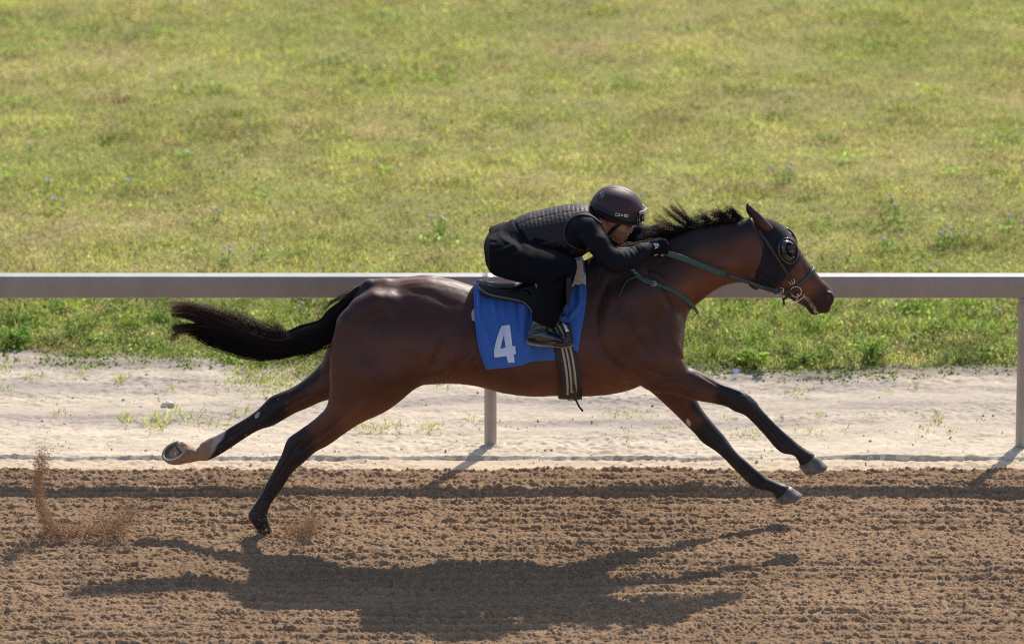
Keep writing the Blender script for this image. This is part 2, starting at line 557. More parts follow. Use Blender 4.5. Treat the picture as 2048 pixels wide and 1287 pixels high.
def dirt_col(x, y, z):
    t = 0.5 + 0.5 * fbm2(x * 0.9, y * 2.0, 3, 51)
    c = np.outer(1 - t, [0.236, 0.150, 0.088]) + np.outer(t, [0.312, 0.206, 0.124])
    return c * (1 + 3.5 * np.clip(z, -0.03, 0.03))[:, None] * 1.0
def sand_col(x, y, z):
    t = np.clip(0.5 + 0.7 * fbm2(x * 0.45, y * 3.2, 4, 53), 0, 1)
    g = np.clip((y - 1.55) / 0.4, 0, 1) * t
    c = np.outer(1 - g, [0.55, 0.465, 0.355]) + np.outer(g, [0.34, 0.29, 0.25])
    ge = np.clip((y - grass_edge(x) + 0.22 + .15 * noise2(x * 2.3, y * 3, 58)) / 0.22, 0, 1)[:, None]
    c = c * (1 - ge) + ge * np.array([0.22, 0.18, 0.145])
    st_ = np.clip(fbm2(x * 3, y * 7, 4, 55), -1, 1) * .13 + .10 * noise2(x * 26, y * 30, 56)
    c = c * (1 + st_)[:, None]
    near = np.clip((STEP_Y - y) / 0.06, 0, 1)[:, None]
    return c * (1 - near) + near * np.array([0.55, 0.43, 0.305])
def field_col(x, y, z):
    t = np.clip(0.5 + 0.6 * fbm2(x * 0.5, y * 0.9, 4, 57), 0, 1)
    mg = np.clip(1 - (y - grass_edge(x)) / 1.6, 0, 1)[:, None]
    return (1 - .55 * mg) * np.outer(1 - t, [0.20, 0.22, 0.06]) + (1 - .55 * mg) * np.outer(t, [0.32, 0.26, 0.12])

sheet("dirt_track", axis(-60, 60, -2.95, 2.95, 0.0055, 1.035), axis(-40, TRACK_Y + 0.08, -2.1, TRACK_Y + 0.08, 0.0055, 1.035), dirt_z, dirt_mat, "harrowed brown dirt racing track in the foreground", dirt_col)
sheet("sand_strip", axis(-60, 60, -3.1, 3.1, 0.009), axis(TRACK_Y - 0.10, 3.6, TRACK_Y - 0.10, 3.5, 0.008), sand_z, sand_mat, "pale sandy strip of ground between the track and the grass", sand_col)
def field_z(x, y):
    return 0.02 + 0.03 * noise2(x * 0.5, y * 0.5, 61) + 0.012 * noise2(x * 3, y * 3, 62) - 0.16 * np.clip((grass_edge(x) + 0.12 - y) / 0.2, 0, 1)
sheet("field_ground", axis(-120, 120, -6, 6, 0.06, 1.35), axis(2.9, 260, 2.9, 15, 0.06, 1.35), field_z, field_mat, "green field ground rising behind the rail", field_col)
gb = mesh_np("ground", np.array([[-400, -400, -0.25], [400, -400, -0.25], [400, 500, -0.25], [-400, 500, -0.25]]), np.array([[0, 1, 2, 3]]), field_mat, None, False, np.full((4, 3), 0.12))
tag(gb, "wide ground under the track and the field", None, None, 'structure')

# ------------------------------------------------------------------ grass
grass_mat = mat("grass_blade", (0.2, 0.3, 0.06), 0.55, spec=0.25, tint=True, trans=0.62)

def blades(n, x, y, z, h, w, lean, col, tipcol=None):
    """n bent blades; returns V, F, colours"""
    a = RNG.uniform(0, 2 * math.pi, n)
    la = RNG.uniform(0, 2 * math.pi, n)
    dx, dy = np.cos(a), np.sin(a)
    lx, ly = np.cos(la) * lean * h, np.sin(la) * lean * h
    base = np.stack([x, y, z], 1)
    wv = np.stack([dx * w / 2, dy * w / 2, 0 * w], 1)
    mid = base + np.stack([lx * 0.35, ly * 0.35, h * 0.6], 1)
    tip = base + np.stack([lx, ly, h * (1 - 0.25 * np.minimum(lean, 1.5))], 1)
    V = np.stack([base - wv, base + wv, mid + wv * 0.8, mid - wv * 0.8, tip], 1).reshape(-1, 3)
    k = np.arange(n) * 5
    Q = np.stack([k, k + 1, k + 2, k + 3], 1); T = np.stack([k + 3, k + 2, k + 4], 1)
    c = np.repeat(col, 5, axis=0)
    return V, [Q, T], c

PAL = np.array([[0.50, 0.50, 0.12], [0.33, 0.42, 0.07], [0.66, 0.58, 0.22], [0.48, 0.35, 0.19], [0.15, 0.26, 0.045]])
def grass_color(x, y, green=0.0):
    n = len(x)
    t = fbm2(x * 0.55, y * 0.55, 4, 71) + 0.6 * fbm2(x * 2.6, y * 1.8, 3, 72)
    g = fbm2(x * 1.1 + 9, y * 0.9, 3, 73)
    w = np.stack([np.full(n, 1.0), 0.7 + 1.2 * np.clip(g, 0, 1) + green, 0.55 + 0.9 * np.clip(t, 0, 1), 0.20 + 1.5 * np.clip(t - 0.1, 0, 1) * (1 - min(green, 0.9)), 0.15 + 0.8 * np.clip(g - 0.3, 0, 1) + green], 1)
    w /= w.sum(1)[:, None]
    r = RNG.uniform(0, 1, n)[:, None]
    idx = (r > np.cumsum(w, 1)).sum(1).clip(0, 4)
    c = PAL[idx] * RNG.uniform(0.82, 1.18, (n, 1))
    mean = (w[:, :, None] * PAL[None]).sum(1)
    c = 0.5 * c + 0.5 * mean
    big = fbm2(x * 0.8 + 3, y * 0.6, 4, 77); mid = fbm2(x * 3.4, y * 2.2, 3, 78)
    br = 1 + 0.22 * np.clip(big, -1, 1) - 0.30 * np.clip(mid, -1, 1)
    dry = np.clip(0.55 * fbm2(x * 0.7 + 20, y * 0.9, 4, 79) + 0.35 * mid - 0.05, 0, 0.75)[:, None] * (1 - min(green, .7))
    c = c * (1 - dry) + np.array([0.40, 0.31, 0.15]) * dry
    return c * np.clip(br, .55, 1.5)[:, None]

def leaves(n, x, y, z, s, col):
    """small pointed leaves at random tilt"""
    a = RNG.uniform(0, 2 * math.pi, n); t = RNG.uniform(-0.3, 1.1, n)
    u = np.stack([np.cos(a) * np.cos(t), np.sin(a) * np.cos(t), np.sin(t)], 1)
    v = np.stack([-np.sin(a), np.cos(a), RNG.uniform(-0.5, 0.5, n)], 1)
    b = np.stack([x, y, z], 1); s = s[:, None]
    V = np.stack([b, b + u * s * 0.45 + v * s * 0.28, b + u * s, b + u * s * 0.45 - v * s * 0.28], 1).reshape(-1, 3)
    k = np.arange(n) * 4
    return V, [np.stack([k, k + 1, k + 2, k + 3], 1)], np.repeat(col, 4, axis=0)

def fjoin(parts):
    V, F = join([(p[0], p[1]) for p in parts])
    return V, F, np.concatenate([p[2] for p in parts])

def scatter(n, y0, y1, xm=5.2, power=1.0):
    y = y0 + (y1 - y0) * RNG.uniform(0, 1, n) ** power
    x = RNG.uniform(-1, 1, n) * (xm if np.isscalar(xm) else 1)
    return x, y

FZ = lambda x, y: np.maximum(field_z(x, y), sand_z(x, y) * (y < 3.5) - 1 * (y >= 3.5)) - 0.004
n = 250000
x, y = scatter(n, 2.9, 14.2, 5.0, 1.18)
keep = y > grass_edge(x) + 0.02
x, y = x[keep], y[keep]; n = len(x)
patch = 0.5 + 0.5 * np.clip(fbm2(x * 1.3, y * 1.0, 3, 75), -1, 1)
h = (0.012 + 0.050 * patch ** 1.5) * RNG.uniform(0.5, 1.5, n)
p1 = blades(n, x, y, FZ(x, y), h, RNG.uniform(0.003, 0.0065, n), RNG.uniform(0.2, 1.5, n), grass_color(x, y))
# matted low leaves over the whole field
n = 90000
x, y = scatter(n, 3.0, 14.2, 5.0, 1.1)
keep = y > grass_edge(x) + 0.03
x, y = x[keep], y[keep]; n = len(x)
p2 = leaves(n, x, y, FZ(x, y) + RNG.uniform(0.0, 0.03, n), RNG.uniform(0.012, 0.03, n), grass_color(x, y, 0.35))
def field_tufts(nt, per, hh, rad, col, leafy):
    tx = RNG.uniform(-5, 5, nt); ty = grass_edge(tx) + 0.8 + RNG.uniform(0, 1, nt) ** 1.3 * 9.5
    k = np.repeat(np.arange(nt), per); n = len(k); sc = RNG.lognormal(0, .35, nt)
    x = tx[k] + RNG.normal(0, rad * 1.3, n) * sc[k]; y = ty[k] + RNG.normal(0, rad, n) * sc[k]
    c = np.asarray(col) * RNG.uniform(.7, 1.25, nt)[k][:, None] * RNG.uniform(.8, 1.2, (n, 1))
    if leafy: return leaves(n, x, y, FZ(x, y) + RNG.uniform(.01, hh, n), RNG.uniform(.018, .040, n), c)
    return blades(n, x, y, FZ(x, y), hh * RNG.uniform(.5, 1.3, n), RNG.uniform(.003, .006, n), RNG.uniform(.3, 1.6, n), c)
n = 130000
x = RNG.choice([-1.0, 1.0], n) * (4.9 + 8.5 * RNG.uniform(0, 1, n) ** 1.4); y = grass_edge(x) + 19 * RNG.uniform(0, 1, n) ** 1.2
m_ = RNG.uniform(0, 1, n) < .3; x[m_] = RNG.uniform(-6, 6, m_.sum()); y[m_] = RNG.uniform(14, 23, m_.sum())
p3 = blades(n, x, y, FZ(x, y), RNG.uniform(.02, .075, n), RNG.uniform(.006, .013, n), RNG.uniform(.3, 1.5, n), grass_color(x, y))
V, F, C = fjoin([p1, p2, p3, field_tufts(150, 40, .05, .055, [.32, .48, .08], True), field_tufts(300, 60, .055, .07, [.44, .48, .10], False), field_tufts(300, 60, .05, .07, [.46, .35, .18], False), field_tufts(110, 50, .06, .06, [.17, .24, .05], False)])
tag(mesh_np("field_grass", V, F, grass_mat, None, True, C), "short yellow green grass covering the field behind the rail", "grass", None, 'stuff')
# taller weedy margin next to the sand, growing in tufts
def tufts(nt, d0, d1, hmin, hmax, per, rad, green, leafy, pw=1.0):
    tx = RNG.uniform(-5, 5, nt); d = d0 + RNG.uniform(0, 1, nt) ** pw * (d1 - d0); ty = grass_edge(tx) + d
    g = np.clip(0.6 + 0.7 * fbm2(tx * 1.6, ty * 1.6, 3, 76), 0.15, 1.25) * np.clip(1.2 - d / 1.9, 0.25, 1)
    th = (hmin + (hmax - hmin) * g) * RNG.uniform(.55, 1.2, nt) * np.clip((d + .12) / .2, .25, 1)
    k = np.repeat(np.arange(nt), per); n = len(k)
    x = tx[k] + RNG.normal(0, rad, n); y = ty[k] + RNG.normal(0, rad, n)
    tc = grass_color(tx, ty, green) * RNG.uniform(.55, 1.15, (nt, 1)) * [.78, .92, .8]
    c = tc[k] * RNG.uniform(.8, 1.2, (n, 1))
    zz = FZ(x, y) - .003
    r = np.hypot(x - tx[k], y - ty[k]) / rad
    hh = th[k] * np.clip(1.15 - r * .35, .3, 1) * RNG.uniform(.5, 1.1, n)
    if leafy: return leaves(n, x, y, zz + hh * RNG.uniform(.15, 1, n), RNG.uniform(.012, .030, n), c)
    return blades(n, x, y, zz, hh, RNG.uniform(.0028, .006, n), RNG.uniform(.15, 1.0, n), c)
parts_ = [tufts(1500, 0.0, 1.7, .04, .17, 34, .035, 0.8, False, 1.1), tufts(1100, -.02, 1.5, .03, .15, 42, .035, 1.2, True, 1.15), tufts(900, -.16, .05, .01, .07, 26, .05, .8, False), tufts(420, -.18, .02, .01, .045, 24, .035, 1.0, True), tufts(120, -.40, -.1, .01, .03, 14, .04, .6, False)]
V, F, C = fjoin(parts_)
tag(mesh_np("margin_weeds", V, F, grass_mat, None, True, C), "taller green weeds along the edge of the sandy strip", "weeds", None, 'stuff')

# thin grass sprouting on the sand
spr = []
def tuft(px, py, wpx, n, hh):
    n = int(n * 1.15)
    c = G(px, py, 0.01); x = c[0] + RNG.normal(0, wpx / 390 / 2, n); y = c[1] + RNG.normal(0, 0.04 + wpx / 2500, n)
    spr.append(blades(n, x, y, sand_z(x, y) - 0.003, hh * RNG.uniform(0.4, 1.3, n), RNG.uniform(0.003, 0.006, n), RNG.uniform(0.3, 1.8, n), grass_color(x, y, 0.5)))
for q in [(530, 765, 90, 260, .05), (620, 752, 60, 160, .05), (560, 790, 110, 160, .04), (500, 745, 50, 80, .05), (240, 762, 20, 30, .06), (8, 742, 16, 20, .05), (10, 782, 18, 22, .03), (120, 830, 22, 26, .04), (60, 803, 18, 14, .02), (100, 802, 24, 14, .02),
          (250, 845, 16, 30, .07), (305, 852, 20, 24, .06), (322, 845, 30, 30, .07), (352, 826, 16, 26, .05), (345, 785, 26, 30, .025), (318, 862, 22, 24, .04), (385, 845, 30, 26, .06), (420, 850, 40, 30, .05), (480, 830, 40, 40, .05), (218, 893, 5, 5, .03),
          (740, 860, 40, 40, .05), (780, 852, 36, 34, .04), (858, 858, 36, 60, .035), (900, 770, 60, 60, .04), (870, 762, 60, 60, .04), (690, 842, 40, 30, .04), (935, 838, 12, 12, .04), (1010, 880, 14, 12, .02),
          (1258, 832, 60, 60, .03), (1245, 860, 30, 20, .02), (1325, 857, 22, 26, .02), (1345, 843, 10, 10, .02), (1250, 884, 36, 20, .02), (1465, 838, 14, 10, .03), (1515, 870, 60, 50, .03), (1395, 832, 14, 8, .02), (1470, 858, 20, 12, .02), (1500, 868, 30, 20, .02),
          (1595, 786, 30, 30, .03), (1640, 833, 16, 16, .05), (1563, 838, 6, 8, .04), (1620, 866, 20, 14, .04), (1645, 868, 26, 12, .03), (1745, 842, 26, 30, .02), (1780, 785, 10, 12, .03), (1872, 845, 18, 26, .06), (1850, 863, 24, 26, .03), (1905, 866, 16, 22, .02), (1965, 842, 20, 14, .02), (1830, 780, 6, 8, .05), (2030, 850, 10, 8, .02), (1690, 862, 6, 6, .04), (1535, 900, 40, 14, .015), (70, 760, 30, 20, .05), (160, 748, 30, 20, .04), (1360, 858, 14, 10, .02)]:
    tuft(*q)
V, F, C = fjoin(spr)
tag(mesh_np("sparse_grass", V, F, grass_mat, None, True, C), "sparse thin grass sprouting on the pale sandy strip", "grass", None, 'stuff')

n = 5200
x = RNG.uniform(-3.4, 3.4, n); y = TRACK_Y + RNG.uniform(0, 1, n) ** 1.3 * 1.95
keep = (noise2(x * 1.5, y * 4, 44) + RNG.uniform(-.5, .5, n)) > 0
x, y = x[keep], y[keep]; n = len(x)
r = RNG.lognormal(0, .6, n) * .0019

oc = np.array([[1, 0, 0], [-1, 0, 0], [0, 1, 0], [0, -1, 0], [0, 0, 1], [0, 0, -.4]], float)
of = np.array([[0, 2, 4], [2, 1, 4], [1, 3, 4], [3, 0, 4], [2, 0, 5], [1, 2, 5], [3, 1, 5], [0, 3, 5]])
V = (np.stack([x, y, sand_z(x, y) + r * .2], 1)[:, None, :] + oc[None] * (r[:, None, None] * RNG.uniform(.6, 1.5, (n, 6, 1)))).reshape(-1, 3)
F = (of[None] + (np.arange(n) * 6)[:, None, None]).reshape(-1, 3)
C = np.repeat(np.array([[0.40, 0.32, 0.25]]) * RNG.uniform(.5, 1.3, (n, 1)), 6, axis=0)
tag(mesh_np("sand_crumbs", V, F, sand_mat, None, False, C), "small crumbs and pebbles strewn over the pale sandy strip", "gravel", None, 'stuff')

# ------------------------------------------------------------------ flowers, weeds, stone and scrap
stem_mat = mat("plant_stem", (0.10, 0.17, 0.04), 0.6, trans=0.3)
clover_mat = mat("clover_blossom", (0.78, 0.58, 0.72), 0.8, vary=(200, 0.3), trans=0.3)
blue_mat = mat("chicory_petal", (0.45, 0.48, 0.95), 0.6, trans=0.4)
white_mat = mat("white_petal", (0.85, 0.82, 0.75), 0.6, trans=0.4)
leaf_mat = mat("weed_leaf", (0.14, 0.27, 0.04), 0.7, spec=0.15, tint=True, trans=0.62)

def blob(c, r, sub=2, amp=0.15, seed=0, sq=(1, 1, 1)):
    bm = bmesh.new(); bmesh.ops.create_icosphere(bm, subdivisions=sub, radius=1.0)
    V = np.array([v.co[:] for v in bm.verts]); F = np.array([[v.index for v in f.verts] for f in bm.faces]); bm.free()
    d = 1 + amp * noise3(V[:, 0] * 2.1 + seed, V[:, 1] * 2.1, V[:, 2] * 2.1, seed)
    return V * d[:, None] * r * np.array(sq) + np.asarray(c), F

def flower(name, px, py, mat_, label, cat, group, heads, size, up):
    c = G(px, py + up * 0.0, 0.03)
    y = c[1]; base = np.array([c[0], y, float(FZ(np.array([c[0]]), np.array([y]))[0])])
    e = empty(name, base); tag(e, label, cat, group)
    st = []; hd = []
    for k in range(heads):
        o = np.array([RNG.normal(0, 0.04 if heads > 1 else 0.003), RNG.normal(0, 0.05 if heads > 1 else 0.003), RNG.uniform(0.07, 0.12)])
        top = base + o
        st.append(tube([base + o * [0.6, 0.6, 0], base + o * [0.8, 0.8, 0.6], top], 0.0014, 5))
        if cat == 'clover':
            hd.append(blob(top, size, 2, 0.35, k + int(px), (1, 1, 0.9)))
        else:
            for j in range(9):
                a = j * 2 * math.pi / 9; u = np.array([math.cos(a), math.sin(a) * 0.7, 0.35 + 0.3 * math.sin(a)]); w = np.array([-math.sin(a), math.cos(a), 0]) * size * 0.22
                hd.append((np.array([top, top + u * size * 0.6 + w, top + u * size, top + u * size * 0.6 - w]), [np.array([[0, 1, 2, 3]])]))
    for v, f in st: mesh_np("stem", v, f, stem_mat, e)
    for v, f in (hd if cat == 'clover' else [join(hd)]):
        mesh_np("blossom", v, f, mat_, e)
    nl = 26 * heads
    lv = leaves(nl, base[0] + RNG.normal(0, 0.03, nl), base[1] + RNG.normal(0, 0.05, nl), base[2] + RNG.uniform(0.005, 0.07, nl), RNG.uniform(0.014, 0.03, nl), np.tile([0.22, 0.36, 0.07], (nl, 1)) * RNG.uniform(0.7, 1.3, (nl, 1)))
    mesh_np("foliage", lv[0], lv[1], leaf_mat, e, True, lv[2])

CL = [(1392, 392, 1, "above the flying mane"), (1572, 366, 3, "above and right of the horse's ears"), (1782, 424, 2, "right of the horse's forehead"), (1790, 440, 1, "just below the pair right of the forehead"),
      (1885, 492, 4, "thickest patch right of the horse's nose"), (1920, 488, 2, "at the right end of the thickest patch"), (1765, 498, 2, "above the rail in front of the blinkers"), (2015, 466, 2, "near the right edge above the rail"),
      (1284, 408, 1, "just right of the helmet crown"), (1289, 436, 1, "just right of the helmet visor"), (436, 440, 2, "above the rail left of the rider"), (404, 455, 1, "in the leafy patch left of the rider"),
      (880, 462, 3, "close behind the rider's hips"), (500, 262, 1, "high in the field above the tail"), (450, 535, 3, "directly above the rail over the tail"), (520, 518, 2, "above the rail between tail and rump"),
      (488, 608, 1, "below the rail over the middle of the tail"), (605, 632, 2, "beside the top of the tail below the rail"), (652, 600, 1, "tucked under the rail beside the rump"), (1550, 612, 2, "below the rail under the horse's chin"),
      (118, 618, 2, "below the rail near the left edge"), (172, 590, 1, "just under the rail toward the left edge"), (1988, 640, 2, "beside the right hand post below the rail"), (1655, 452, 1, "in front of the horse's forehead"), (470, 325, 1, "alone in the open field left of the rider"), (1865, 560, 2, "just behind the rail right of the nose")]
for px, py, k, where in CL:
    flower("clover_plant", px, py, clover_mat, "pink clover blossom " + where, "clover", "clover flowers in the grass", k, 0.0095, 0)
for px, py, where in [(257, 378, "right one of the three blue flowers at the left"), (98, 383, "upper left one of the three blue flowers"), (106, 420, "lower left one of the three blue flowers")]:
    flower("chicory_flower", px, py, blue_mat, "pale blue flower in the grass, " + where, "flower", "pale blue flowers in the field", 1, 0.02, 0)
for px, py, where in [(333, 15, "at the top edge of the field"), (498, 302, "in the middle of the field left of the rider"), (60, 318, "near the left edge of the field"), (377, 327, "above the tail far back"), (390, 510, "close behind the rail above the tail"), (567, 520, "close behind the rail above the rump"), (1952, 356, "high at the right of the field"), (1580, 215, "far back above the horse's head"), (1835, 545, "close behind the rail at the right")]:
    flower("daisy", px, py, white_mat, "small white flower " + where, "flower", "small white flowers in the field", 1, 0.013, 0)

def weed(px, py, hh, n, size, label, col):
    c = G(px, py, 0.02); base = np.array([c[0], c[1], float(FZ(np.array([c[0]]), np.array([c[1]]))[0])])
    e = empty("leafy_weed", base); tag(e, label, "weed", "broad leafed weeds at the grass edge")
    st, lf = [], []
    for k in range(n):
        a = RNG.uniform(0, 2 * math.pi); r = RNG.uniform(0.2, 1) * hh * 0.75
        top = base + [math.cos(a) * r, math.sin(a) * r, hh * RNG.uniform(0.5, 1)]
        st.append(tube([base, base + (top - base) * [0.4, 0.4, 0.6], top], 0.0022, 5))
        for j in range(7):
            p = base + (top - base) * [RNG.uniform(0.5, 1.2), RNG.uniform(0.5, 1.2), RNG.uniform(0.35, 1.02)]
            b = RNG.uniform(0, 2 * math.pi); u = np.array([math.cos(b), math.sin(b), RNG.uniform(-0.2, 0.8)]); w = np.array([-math.sin(b), math.cos(b), RNG.uniform(-.3, .3)]) * size * 0.3
            q = p + u * size * 0.5 + [0, 0, size * 0.1]
            lf.append((np.array([p, p + u * size * .3 + w * .8, p + u * size * .7 + w * .8, p + u * size - [0, 0, size * .15], p + u * size * .7 - w * .8, p + u * size * .3 - w * .8, q]), [np.array([[0, 1, 6], [1, 2, 6], [2, 3, 6], [3, 4, 6], [4, 5, 6], [5, 0, 6]])]))
    for v, f in st: mesh_np("stem", v, f, stem_mat, e)
    V, F = join(lf); mesh_np("foliage", V, F, leaf_mat, e, True, np.tile(col, (len(V), 1)))
weed(1738, 737, 0.16, 6, 0.042, "pale green weed beside the rock-free gap, tallest at the grass edge ahead of the horse".replace(" beside the rock-free gap", ""), [0.34, 0.50, 0.09])
weed(1762, 728, 0.13, 6, 0.045, "bright weed just right of the tallest one at the grass edge", [0.36, 0.52, 0.09])
weed(1512, 738, 0.13, 7, 0.05, "bright green weed at the grass edge below the horse's chin", [0.38, 0.54, 0.08])
weed(1605, 732, 0.09, 6, 0.04, "low yellow green weed between two taller ones ahead of the chest", [0.34, 0.46, 0.08])
weed(30, 700, 0.15, 9, 0.045, "bushy green weed at the far left of the grass edge", [0.26, 0.44, 0.07])

rock_mat = mat("pale_stone", (0.62, 0.55, 0.45), 0.85, vary=(18, 0.3), bump=(60, 0.6, 0.004))
c = G(336, 817, 0.0)
v, f = blob((c[0], c[1], 0.018), 0.034, 3, 0.45, 3, (1.15, 0.8, 0.68))
tag(mesh_np("stone", v, f, rock_mat), "pale stone lying on the sand left of the raised hind hoof", "stone")
scrap_mat = mat("paper_scrap", (0.62, 0.66, 0.80), 0.7)
c = G(1472, 748, 0.03)
gx, gy = np.meshgrid(np.linspace(-1, 1, 7), np.linspace(-1, 1, 6)); gx, gy = gx.ravel(), gy.ravel()
v = np.stack([c[0] + gx * 0.014 * (1 + .3 * gy), c[1] + gy * 0.008, 0.045 + 0.014 * gy + 0.005 * noise2(gx * 1.7, gy * 2, 3)], 1)
i = np.arange(42).reshape(6, 7); f = np.stack([i[:-1, :-1], i[:-1, 1:], i[1:, 1:], i[1:, :-1]], -1).reshape(-1, 4)
tag(mesh_np("paper_scrap", v, f, scrap_mat), "small pale crumpled scrap at the foot of the weeds ahead of the horse", "litter")

# ------------------------------------------------------------------ rail
rail_mat = mat("rail_metal", (0.42, 0.385, 0.355), 0.42, metal=0.35, spec=0.5, tint=True, vary=(3.0, 0.10, 6), bump=(160, 0.06, 0.002))
RB = G(981, 896, 0.0); RY = RB[1]
zt, zb = P(1024, 547, RY + 0.02)[2], P(1024, 597, RY - 0.045)[2]
rail = empty("track_rail", (RB[0], RY, 0))
tag(rail, "long grey metal rail on round posts along the far side of the track", "railing")
dep = 0.088
def beam(x0, x1):
    r = 0.010; hw, hh = dep / 2, (zt - zb) / 2
    prof = []
    for cx, cz, a0 in ((hw - r, hh - r, 0), (-hw + r, hh - r, 90), (-hw + r, -hh + r, 180), (hw - r, -hh + r, 270)):
        for k in range(5):
            a = math.radians(a0 + k * 22.5); prof.append((cx + r * math.cos(a), cz + r * math.sin(a)))
    # a shallow rolled step under the upper front edge
    xs = np.linspace(x0, x1, max(2, int((x1 - x0) / 0.03)))
    M = len(prof); V = np.array([(x, RY + p, (zt + zb) / 2 + q) for x in xs for p, q in prof])
    n_ = len(xs)
    Q = [(r_ * M + j, (r_ + 1) * M + j, (r_ + 1) * M + (j + 1) % M, r_ * M + (j + 1) % M) for r_ in range(n_ - 1) for j in range(M)]
    Q = [q[::-1] for q in Q]
    T = [(0, j, j + 1) for j in range(1, M - 1)] + [((n_ - 1) * M, (n_ - 1) * M + j + 1, (n_ - 1) * M + j) for j in range(1, M - 1)]
    return V, [np.array(Q), np.array(T)]
SPX = 1069 / (FPX / (DIST + RY * CP)) 
joints = [RB[0] - 3 * SPX - 0.01, RB[0] - 0.016, RB[0] + 2 * SPX + 0.9, RB[0] + 5 * SPX]
for a, b in zip(joints[:-1], joints[1:]):
    V, F = beam(a + 0.0012, b - 0.0012)
    xx = V[:, 0]; t = 1 + 0.10 * noise2(xx * 1.7, xx * 0 + 1, 81) + 0.07 * noise2(xx * 11, V[:, 2] * 3, 82) - 0.12 * np.clip(noise2(xx * 5, xx * 0 + 2, 83) - .3, 0, 1)
    mesh_np("beam", V, F, rail_mat, rail, False, np.outer(t, [0.325, 0.305, 0.29]))
    o = COL.objects[-1]
post_mat = mat("post_metal", (0.36, 0.32, 0.29), 0.5, metal=0.3, vary=(6, 0.12), bump=(120, 0.1, 0.002))
for k in (-1, 0, 1):
    x = RB[0] + k * SPX + (0.0 if k < 1 else 0.004)
    zz = np.linspace(-0.12, zb + 0.004, 16)
    V, F = tube(np.stack([x + 0.0 * zz, RY + 0 * zz, zz], 1), 0.0325, 28)
    mesh_np("post", V, F, post_mat, rail)
    V, F = tube(np.array([(x, RY, zb - 0.018), (x, RY, zb - 0.001)]), 0.037, 28)
    mesh_np("collar", V, F, post_mat, rail)

# ------------------------------------------------------------------ dirt thrown up by the hooves
oct_v = np.array([[1, 0, 0], [-1, 0, 0], [0, 1, 0], [0, -1, 0], [0, 0, 1], [0, 0, -1]], float)
oct_f = np.array([[0, 2, 4], [2, 1, 4], [1, 3, 4], [3, 0, 4], [2, 0, 5], [1, 2, 5], [3, 1, 5], [0, 3, 5]])
clod_mat = mat("flying_dirt", (0.26, 0.14, 0.08), 0.95, spec=0.1, tint=True)
def spray(name, pts, rad, label):
    n = len(pts); R = rad[:, None, None] * RNG.uniform(0.6, 1.4, (n, 6, 1))
    V = (pts[:, None, :] + oct_v[None] * R).reshape(-1, 3)
    F = (oct_f[None] + (np.arange(n) * 6)[:, None, None]).reshape(-1, 3)
    C = np.repeat(np.array([[0.37, 0.225, 0.135]]) * RNG.uniform(0.7, 1.35, (n, 1)), 6, axis=0)
    tag(mesh_np(name, V, F, clod_mat, None, False, C), label, "flying dirt", None, 'stuff')
def cloud(path, spread, n, Y=-0.15, ys=0.06):
    path = np.array(path, float); t = RNG.uniform(0, len(path) - 1.001, n); i = t.astype(int); f = (t - i)[:, None]
    q = path[i] * (1 - f) + path[i + 1] * f
    s = np.interp(t, np.arange(len(spread)), spread)
    q = q + RNG.normal(0, 1, (n, 2)) * s[:, None]
    out = [P(a, b, Y + e) for (a, b), e in zip(q, RNG.normal(0, ys, n))]
    out = np.array(out); out[:, 2] = np.maximum(out[:, 2], 0.0)
    return out
a = cloud([(105, 1060), (92, 1040), (82, 1010), (76, 975), (80, 940), (90, 905)], [12, 8, 6, 6, 7, 11], 12000)
b = cloud([(100, 1058), (140, 1062), (190, 1058), (240, 1058)], [9, 10, 11, 9], 7000)
c = cloud([(205, 1056), (250, 1045), (262, 1010)], [15, 15, 16], 5200)
d = cloud([(95, 900), (130, 860)], [14, 22], 160)
pts = np.concatenate([a, b, c, d])
spray("dirt_plume", pts, RNG.lognormal(0, 0.6, len(pts)) * 0.0011, "brown dirt thrown into the air behind the horse at the left")
a = cloud([(575, 1066), (612, 1064), (625, 1040)], [11, 11, 8], 5000); b = cloud([(560, 1055), (600, 1030)], [30, 26], 1800); 
pts = np.concatenate([a, b, cloud([(500, 1062), (540, 1068)], [10, 8], 300)])
spray("dirt_burst", pts, RNG.lognormal(0, 0.6, len(pts)) * 0.0011, "burst of dirt kicked up beside the planted hind hoof")
pts = np.concatenate([cloud([(330, 700), (420, 740), (560, 760)], [20, 26, 30], 130, 0.05), cloud([(560, 800), (500, 900), (460, 980)], [40, 40, 45], 180, -0.1), cloud([(520, 900), (520, 1060)], [12, 14], 130, -0.2)])
spray("dust_specks", pts, RNG.lognormal(0, 0.4, len(pts)) * 0.0013, "specks of sand flying around the hind legs and tail")
# ------------------------------------------------------------------ horse
HV = 0.006
H = Field((-1.95, -0.42, -0.08), (1.75, 0.42, 1.80), HV)
BODY = [(690, 640, 690, 700, .06, 0), (705, 600, 700, 725, .13, 0), (730, 570, 735, 745, .19, 0), (762, 556, 780, 768, .235, 0, .28), (800, 553, 825, 770, .255, 0, .30),
        (850, 547, 862, 767, .262, 0, .30), (900, 555, 905, 766, .258, 0, .28), (950, 570, 955, 771, .265, 0, .26), (1000, 577, 1005, 784, .28, 0, .26),
        (1062, 574, 1062, 791, .288, 0, .28), (1120, 548, 1120, 790, .272, 0, .32), (1170, 518, 1175, 791, .245, 0, .42), (1215, 502, 1230, 786, .225, 0, .38),
        (1262, 499, 1275, 774, .205, 0, .22), (1310, 520, 1320, 755, .18, 0), (1346, 560, 1348, 735, .14, 0), (1366, 610, 1366, 715, .07, 0)]
H.mesh(*loft(BODY, ex=1.9), k=0.0)
